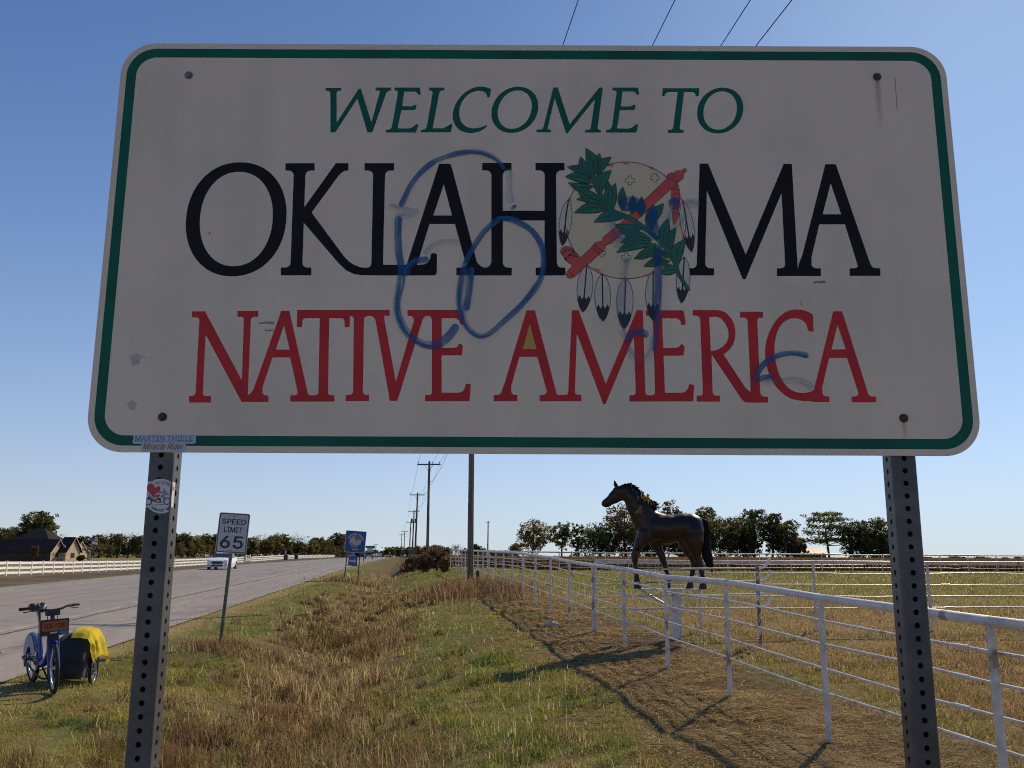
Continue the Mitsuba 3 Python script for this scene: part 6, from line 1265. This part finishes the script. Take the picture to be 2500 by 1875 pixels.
# porch with a tall arch, and the bay at the right end
gable(hx(1770, HY + 9), hx(1880, HY + 9), HY + 8.4, HY + 12.5, hz(590), hz(425, HY + 9), 'tan_stone', 0.25)
part(hk, 'arch', MB().box([hx(1815, HY + 8), HY + 8.35, (hg + hz(610)) / 2 + 0.3], [0.42, 0.06, hz(610) - hg - 0.6]).get(), 'window_dark')
gable(hx(1885, HY + 11), hx(1965, HY + 11), HY + 10, HY + 14, hz(650), hz(570, HY + 11), 'tan_stone', 0.35)
for z in (1300,): part(hk, 'window', MB().box([hx(1222) + 0.09, HY + 2.5, (hz(690) + hz(800)) / 2], [0.06, 0.9, hz(690) - hz(800)]).get(), 'window_dark')
part(hk, 'window', MB().box([hx(1560, HY + 3) + 0.29, HY + 6.2, (hz(700) + hz(820)) / 2], [0.06, 1.6, hz(700) - hz(820)]).get(), 'window_dark')
for z in (260, 620, 1000): part(hk, 'window', MB().box([hx(z), HY - 0.04, (hz(700) + hz(830)) / 2], [1.5, 0.06, hz(700) - hz(830)]).get(), 'window_dark')
for i, (z, zt, Yd) in enumerate(((1555, 500, HY + 3.1), (1840, 420, HY + 8.3))): part(hk, 'finial', MB().tube([[hx(z, Yd), Yd, hz(zt + 60, Yd)], [hx(z, Yd), Yd, hz(zt, Yd)]], [0.25, 0.06], 8).get(), 'trim_tan')
pass
# flag beside it
fx, fY = at(219.5, 1360, 165)[0], 165.0; fg = ground(fx, fY); ft = at(224, 1307, fY)[2]
k = thing('flagpole', 'flagpole with a red, white and blue flag right of the house', 'flagpole')
part(k, 'pole', MB().tube([[fx, fY, fg - .2], [fx + 0.15, fY, ft + 0.1]], [0.06, 0.035], 8).get(), 'shed_grey', smooth=40)
fw_, fh_ = at(238.5, 1310, fY)[0] - fx - 0.15, 1.55
def cloth(u0, u1, v0, v1, lift=0.0):
    U_, V2 = np.meshgrid(np.linspace(u0, u1, 14), np.linspace(v0, v1, 4), indexing='ij')
    X_ = fx + 0.17 + U_ * fw_ * 0.97; Y_ = fY + 0.16 * np.sin(U_ * 7 + V2) * (0.3 + U_) - lift; Z_ = ft - V2 * fh_ - 0.10 * U_ + 0.04 * np.sin(U_ * 6)
    return MB().add(*grid_mesh(X_, Y_, Z_)).get()
for i in range(7): part(k, 'stripe', cloth(0, 1, i / 7, (i + 1) / 7), 'flag_red' if i % 2 == 0 and i < 5 else 'flag_white', smooth=True)
part(k, 'canton', cloth(0, 0.42, 0, 4 / 7, 0.02), 'flag_blue', smooth=True)

# ---------------------------------------------------------------- grass, weeds, straw and crop
rg = np.random.default_rng(11)
C_GREEN, C_DEEP, C_OLIVE, C_STRAW, C_BROWN, C_RED = [np.array(c) for c in ((0.29, 0.30, 0.062), (0.175, 0.235, 0.06), (0.44, 0.375, 0.10), (0.66, 0.52, 0.27), (0.36, 0.245, 0.125), (0.27, 0.155, 0.095))]
def field(X, Y, s, seed): return meshkit.fbm(np.stack([X / s, Y / s, X * 0], -1), 3, seed)
def spread(n, Y0, Y1, spreadx=0.72, pad=2.5, power=1.0):
    "points whose density falls with the square of the distance from the roadside sign"
    u = rg.random(n); Y = 1 / (1 / Y0 - u * (1 / Y0 - 1 / Y1)) if power == 2 else Y0 * (Y1 / Y0) ** u
    X = (rg.random(n) * 2 - 1) * (spreadx * Y + pad)
    return X, Y
def blades(X, Y, L, W, col, droop, flat_=None, seg=2):
    "bent blades: a quad and a tip"
    n = len(X); a = rg.uniform(0, 2 * np.pi, n); d = np.stack([np.cos(a), np.sin(a), a * 0], 1); s = np.stack([-np.sin(a), np.cos(a), a * 0], 1)
    o = np.stack([X, Y, height(X, Y) - 0.01], 1); dr_ = droop * rg.uniform(0.4, 1.4, n)
    up = np.array([0, 0, 1.0]); L = L[:, None]; W = W[:, None] / 2
    m = o + up * L * 0.55 * np.cos(dr_ * .45)[:, None] + d * L * 0.55 * np.sin(dr_ * .45)[:, None]
    t = m + up * L * 0.5 * np.cos(dr_)[:, None] + d * L * 0.5 * np.sin(dr_)[:, None]
    v = np.stack([o - s * W, o + s * W, m + s * W * .8, m - s * W * .8, t], 1).reshape(-1, 3); k = np.arange(n) * 5
    f = np.vstack([np.stack([k, k + 1, k + 2], 1), np.stack([k, k + 2, k + 3], 1), np.stack([k + 3, k + 2, k + 4], 1)])
    return v, f, np.repeat(col, 5, axis=0)
def put(name, lots, label, cat, bsdf='blade'):
    v = np.vstack([l[0] for l in lots]); c = np.vstack([l[2] for l in lots]); n, fs = 0, []
    for l in lots: fs.append(l[1] + n); n += len(l[0])
    k = thing(name, label, cat, kind='stuff'); scene[k] = mikit.ply(trimesh.Trimesh(v, np.vstack(fs), process=False), bsdf, color=np.clip(c, 0, 1)); return k
def lerp(a, b, t): return a * (1 - t[:, None]) + b * t[:, None]
def ss(a, b, x): t = np.clip((x - a) / (b - a), 0, 1); return t * t * (3 - 2 * t)
def grass_lot(n, Y0, Y1):
    X, Y = spread(n, Y0, Y1); w = X - edge_x(Y)
    w_ok = (w > -0.12 + 0.22 * (field(X, Y, 0.5, 3) - 0.5)) & (w < 60); X, Y, w = X[w_ok], Y[w_ok], w[w_ok]
    big, mid, fin = field(X, Y, 2.4, 1), field(X, Y, 0.8, 2), field(X, Y, 0.3, 4)
    strip = ss(7.6, 8.4, w) * ss(11.0, 10.2, w) * ss(34, 22, Y); past = ss(10.2, 11.6, w); ditch = ss(2.5, 3.2, w + 1.2 * (big - .5)) * ss(5.5, 4.8, w + 1.2 * (mid - .5)); verge = ss(1.3, 0.2, w)
    keep = rg.random(len(X)) < np.clip(1 - 0.55 * strip - 0.25 * ss(0.58, 0.7, mid), 0.1, 1); sel = lambda *q: [z[keep] for z in q]
    X, Y, w, big, mid, fin, strip, past, ditch, verge = sel(X, Y, w, big, mid, fin, strip, past, ditch, verge)
    col = lerp(np.tile(C_OLIVE, (len(X), 1)), C_GREEN, ss(0.40, 0.58, big)); col = lerp(col, C_DEEP, ss(0.56, 0.68, mid) * 0.8); bank = ss(4.8, 5.8, w) * ss(8.3, 7.4, w) * ss(8, 11, Y); col = lerp(col, C_GREEN * np.array([1.12, 1.12, 1.0]), bank * 0.55)
    dry = np.clip(0.08 + 0.75 * ss(0.50, 0.68, field(X, Y, 1.5, 8)) + 0.95 * ditch + 0.7 * verge + 1.5 * strip + 0.75 * past * ss(36, 22, Y + 10 * (big - .5)) + 0.20 * past + 0.55 * ss(12, 7.5, Y) * ss(2.5, 4, w) - 0.5 * ss(4.6, 5.6, w) * ss(8.2, 7.3, w) * ss(8, 12, Y), 0, 1.6) / 1.6
    r = rg.random(len(X)); dryc = np.where((rg.random(len(X)) < 0.42)[:, None], C_STRAW, np.where((rg.random(len(X)) < 0.72)[:, None], C_BROWN, C_RED))
    dryc = lerp(dryc, np.where((rg.random(len(X)) < 0.5)[:, None], C_RED, C_BROWN * .8), strip * 0.6); pb = past * ss(40, 20, Y); dryc = lerp(dryc, np.where((rg.random(len(X)) < 0.6)[:, None], C_BROWN, C_RED) * 0.95, pb * 0.55); dryc = lerp(dryc, np.tile(C_STRAW, (len(X), 1)) * 0.85, verge * 0.7); col = np.where((r < dry)[:, None], dryc, col) * rg.uniform(0.62, 1.3, (len(X), 1))
    L = (0.026 + 0.035 * big + 0.045 * mid) * rg.uniform(0.6, 1.45, len(X)) * (0.55 + 0.9 * ss(0.35, 0.65, field(X, Y, 0.42, 31))) * (1 + 0.35 * ditch) * (1 - 0.4 * verge) * (1 + 0.2 * past) * (1 - 0.42 * strip) * np.clip(1 + (Y - 14) / 90, 1, 1.6)
    W = 0.0055 * np.clip(Y / 9.0, 0.8, 9) * rg.uniform(0.7, 1.4, len(X))
    return blades(X, Y, L, W, col, 0.9 + 0.8 * rg.random(len(X)))
put('grass', [grass_lot(330000, 5.6, 16), grass_lot(225000, 16, 75)], 'mown autumn grass, green and straw-coloured in patches, along the roadside and in the paddock', 'grass')
# taller dead weeds in the ditch, at the foot of the speed limit sign and round the utility pole
def tussocks(cx, cy, n, r, h, cols, droop=1.1):
    "clumps of blades arching outwards from a common foot"
    m = len(cx); i = np.repeat(np.arange(m), n); a = rg.uniform(0, 2 * np.pi, m * n); q = np.sqrt(rg.random(m * n)); sz = rg.uniform(0.6, 1.4, m)[i]
    X, Y = cx[i] + np.cos(a) * q * r * sz, cy[i] + np.sin(a) * q * r * sz; L = h * sz * rg.uniform(0.5, 1.2, m * n) * (1 - 0.35 * q)
    cc = np.array(cols)[rg.integers(0, len(cols), m)][i] * rg.uniform(0.55, 1.3, (m * n, 1))
    st_ = rg.bit_generator.state; v, f, c = blades(X, Y, L, 0.0062 * np.clip(Y / 10, .8, 4) * rg.uniform(.6, 1.5, m * n), cc, droop * (0.3 + q)); return v, f, c
def weed_lot(n, cx, cy, sx, sy, h, cols, wscale=1.0, density=None):
    X, Y = cx + rg.normal(0, 1, n) * sx, cy + rg.normal(0, 1, n) * sy
    L = h * rg.uniform(0.45, 1.25, n); c = np.array(cols)[rg.integers(0, len(cols), n)] * rg.uniform(0.6, 1.35, (n, 1))
    return blades(X, Y, L, 0.008 * wscale * rg.uniform(0.6, 1.5, n) * np.clip(Y / 11, .8, 4), c, 0.75)
W_BROWN, W_RED, W_TAN, W_GRN = [C_BROWN, C_RED, C_STRAW * 0.6], [C_RED, C_RED * 0.8, C_BROWN], [C_STRAW, C_STRAW * 0.8, C_BROWN], [C_OLIVE, C_BROWN, C_GREEN]
lots = []
n = 17000; Yw = 6.3 * (42 / 6.3) ** rg.random(n); wc = 4.05 + 0.012 * Yw + rg.normal(0, 0.62, n); Xw = edge_x(Yw) + wc
f1 = field(Xw, Yw, 1.1, 6); kp = rg.random(n) < ss(0.38, 0.60, f1) * 1.1; Xw, Yw, f1 = Xw[kp], Yw[kp], f1[kp]
pick = field(Xw, Yw, 1.6, 12); base = np.where((pick < 0.47)[:, None], C_BROWN, np.where((pick < 0.60)[:, None], C_STRAW * 0.75, lerp(np.tile(C_RED, (len(pick), 1)), C_BROWN, rg.random(len(pick))))); mixg = rg.random(len(Xw)) < 0.2
base = np.where(mixg[:, None], C_OLIVE, base) * rg.uniform(0.55, 1.35, (len(Xw), 1))
lots.append(blades(Xw, Yw, (0.05 + 0.24 * f1) * rg.uniform(0.4, 1.3, len(Xw)), 0.0065 * np.clip(Yw / 10, .8, 4) * rg.uniform(.6, 1.4, len(Xw)), base, 0.9))
def spot(px, py, Y, n, sx, sy, h, cols, ws=1.0):
    x = at(px, py, Y)[0]; lots.append(weed_lot(n, x, Y, sx, sy, h, cols, ws))
spot(540, 1600, 17.4, 900, 0.28, 0.35, 0.26, W_RED); spot(590, 1600, 17.0, 500, 0.35, 0.35, 0.22, W_BROWN); spot(850, 1540, 22, 1100, 0.55, 0.9, 0.30, [C_RED * .4, C_BROWN * .4, C_OLIVE * .35]); spot(925, 1560, 20.5, 900, 0.30, 0.5, 0.28, W_BROWN)  # the darkened clump: dark weeds, with the shadows among them painted into the colours
spot(480, 1745, 10.6, 500, 0.12, 0.18, 0.20, W_RED); spot(440, 1790, 9.7, 600, 0.16, 0.2, 0.22, W_RED); spot(780, 1640, 15.2, 900, 0.45, 0.5, 0.34, W_TAN); spot(760, 1640, 15.6, 500, 0.2, 0.3, 0.25, [C_RED * .6, C_BROWN * .7])
spot(690, 1690, 12.8, 500, 0.2, 0.3, 0.24, W_RED); spot(930, 1800, 9.6, 900, 0.55, 0.6, 0.26, W_BROWN); spot(845, 1430, 53, 260, 0.9, 0.6, 0.35, W_BROWN, 1.2); spot(880, 1430, 53, 300, 0.9, 0.8, 0.35, W_RED, 1.2)
n = 1500; Yt = 6.2 * (40 / 6.2) ** rg.random(n); Xt = edge_x(Yt) + 3.9 + rg.normal(0, 0.85, n); kp = field(Xt, Yt, 0.9, 41) > 0.47
lots.append(tussocks(Xt[kp], Yt[kp], 42, 0.13, 0.25, [C_BROWN, C_STRAW * .7, C_RED, C_BROWN * .6, C_OLIVE * .7, C_RED * .5]))
n = 3600; Yl = 6.2 * (30 / 6.2) ** rg.random(n); Xl = edge_x(Yl) + 4.2 + rg.normal(0, 1.5, n); lots.append(blades(Xl, Yl, rg.uniform(0.12, 0.36, n), 0.006 * np.clip(Yl / 9, .8, 3) * rg.uniform(.7, 1.4, n), C_STRAW * rg.uniform(.6, 1.15, (n, 1)), np.full(n, 1.7)))
n = 46; Yl = 8.2 * (13 / 8.2) ** rg.random(n); Xl = Yl * 0.022 + rg.normal(0.02, 0.30, n); hh = rg.uniform(0.16, 0.36, n); lots.append(blades(Xl, Yl, hh, np.full(n, 0.005), C_STRAW * rg.uniform(.7, 1.1, (n, 1)), np.full(n, 0.35)))
v, f, c = blades(Xl, Yl, rg.uniform(0.04, 0.08, n), np.full(n, 0.010), np.tile([0.62, 0.55, 0.43], (n, 1)), np.full(n, 0.2)); v[:, 2] += np.repeat(hh * 0.9, 5); lots.append((v, f, c))
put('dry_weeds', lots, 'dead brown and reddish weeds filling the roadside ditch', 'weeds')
gx_ = [(1205, 1560, 15.5), (1420, 1655, 11.6), (1390, 1660, 11.8), (1190, 1540, 16), (1280, 1745, 9.6), (1330, 1770, 9.3), (1060, 1660, 12.2), (1100, 1540, 17), (980, 1480, 24), (1240, 1470, 24), (1300, 1480, 22), (1160, 1610, 13.6), (1230, 1800, 8.8), (640, 1660, 14.5), (600, 1720, 12.2), (560, 1800, 10.2), (1480, 1790, 9.0), (900, 1420, 44), (1010, 1430, 40), (330, 1800, 9.6), (180, 1760, 10.4)]
P_ = np.array([(at(x, y, D)[0] + rg.normal(0, .2), D + rg.normal(0, .25)) for x, y, D in gx_ for _ in range(9)])
T1 = tussocks(P_[:, 0], P_[:, 1], 46, 0.10, 0.17, [C_DEEP, C_GREEN, C_DEEP * .8 + np.array([0, .01, .03])], 1.2); put('grass_tufts', [T1], 'greener arching tufts of grass standing out of the mown verge', 'grass tufts')
lots = []
for px, Y, n, sx, sy, h in ((1150, 33.0, 2600, 0.85, 1.3, 0.55), (1205, 31.5, 1700, 0.75, 1.0, 0.42), (1110, 35.5, 1300, 0.6, 1.3, 0.5), (1235, 29.5, 700, 0.5, 0.9, 0.3)):
    x = at(px, 1420, Y)[0]; lots.append(weed_lot(n, x, Y, sx, sy, h, [C_RED, C_BROWN, C_STRAW * 0.55, C_RED * 0.8], 0.8))
put('tall_dry_grass', lots, 'tall reddish dry grass round the foot of the nearest utility pole', 'dry grass')
# flattened straw along the pipe fence
n = 130000; Ys = 6.0 * (34 / 6.0) ** rg.random(n); Xs = 4.16 - 0.132 * Ys + rg.normal(-0.35, 0.75, n); fs_ = field(Xs, Ys, 0.7, 15); kp = rg.random(n) < 0.15 + 0.85 * ss(0.36, 0.6, fs_); Xs, Ys = Xs[kp], Ys[kp]; n = len(Xs)
a = rg.uniform(0, 2 * np.pi, n); d = np.stack([np.cos(a), np.sin(a), rg.normal(0, 0.12, n)], 1); s = np.stack([-np.sin(a), np.cos(a), a * 0], 1)
o = np.stack([Xs, Ys, height(Xs, Ys) + rg.uniform(0.004, 0.03, n)], 1); L = rg.uniform(0.07, 0.24, n)[:, None]; W = 0.0066 * np.clip(Ys / 9, .8, 3)[:, None]
v = np.stack([o - d * L / 2, o + s * W / 2, o + d * L / 2, o - s * W / 2 + [0, 0, 0.002]], 1).reshape(-1, 3); k4 = np.arange(n) * 4
put('straw', [(v, np.vstack([np.stack([k4, k4 + 1, k4 + 2], 1), np.stack([k4, k4 + 2, k4 + 3], 1)]), np.repeat(np.where((rg.random(n) < .5)[:, None], C_STRAW * 1.15, np.where((rg.random(n) < .5)[:, None], C_BROWN, C_STRAW * .55)) * rg.uniform(.55, 1.15, (n, 1)), 4, axis=0))], 'flattened straw and dead stems on the bare strip under the pipe fence', 'straw')
# the dry corn field beyond the paddock
def field_front(X): return 75.5 + 0.16 * np.asarray(X)
ny, nx = 46, 60; yy = np.linspace(0, 1, ny) ** 1.5 * 150; xx = np.linspace(-9, 95, nx); YY, XX = np.meshgrid(yy, xx, indexing='ij'); XX = XX * (1 + YY / 110); AY = field_front(XX) + 0.5 + YY
top = height(XX, AY, False) + 0.72 + 0.18 * meshkit.fbm(np.stack([XX * 1.3, AY * 1.3, XX * 0], -1), 3, 3) * np.clip(1.4 - YY / 150, .6, 1)
top[0] = height(XX[0], AY[0], False) - 0.1
v, f = grid_mesh(XX, AY, top); f = np.vstack([f[:, [0, 1, 2]], f[:, [0, 2, 3]]]); cm = lerp(np.tile([0.16, 0.10, 0.055], (len(v), 1)), np.array([0.25, 0.165, 0.095]), ss(0.35, 0.65, meshkit.fbm(v * [0.25, 0.1, 0], 3, 5)))
lots = [(v, f, cm)]
for n, d0, d1, ws in ((26000, 0, 7, 1.0), (22000, 7, 60, 1.5), (12000, 60, 150, 2.4)):
    dd = d0 + (d1 - d0) * rg.random(n) ** 1.2; X = (-9 + 104 * rg.random(n)) * (1 + dd / 110); Y = field_front(X) + dd
    c = np.where((rg.random(n) < .5)[:, None], np.array([0.22, 0.14, 0.065]), np.where((rg.random(n) < .6)[:, None], np.array([0.14, 0.085, 0.04]), np.array([0.32, 0.22, 0.11]))) * rg.uniform(.6, 1.25, (n, 1))
    L = rg.uniform(0.75, 1.22, n); vv, ff_, cc = blades(X, Y, L, 0.055 * ws * rg.uniform(.6, 1.5, n), c, 0.7); lots.append((vv, ff_, cc))
put('corn_field', lots, 'band of dry brown standing corn beyond the far pipe fence', 'corn field')
# darker rough edge of turned soil and short green at the foot of the corn
for kx in [q for q in list(labels) if len(labels[q].get('label', '').split()) > 16]: print('LONG', kx, labels[kx]['label'])
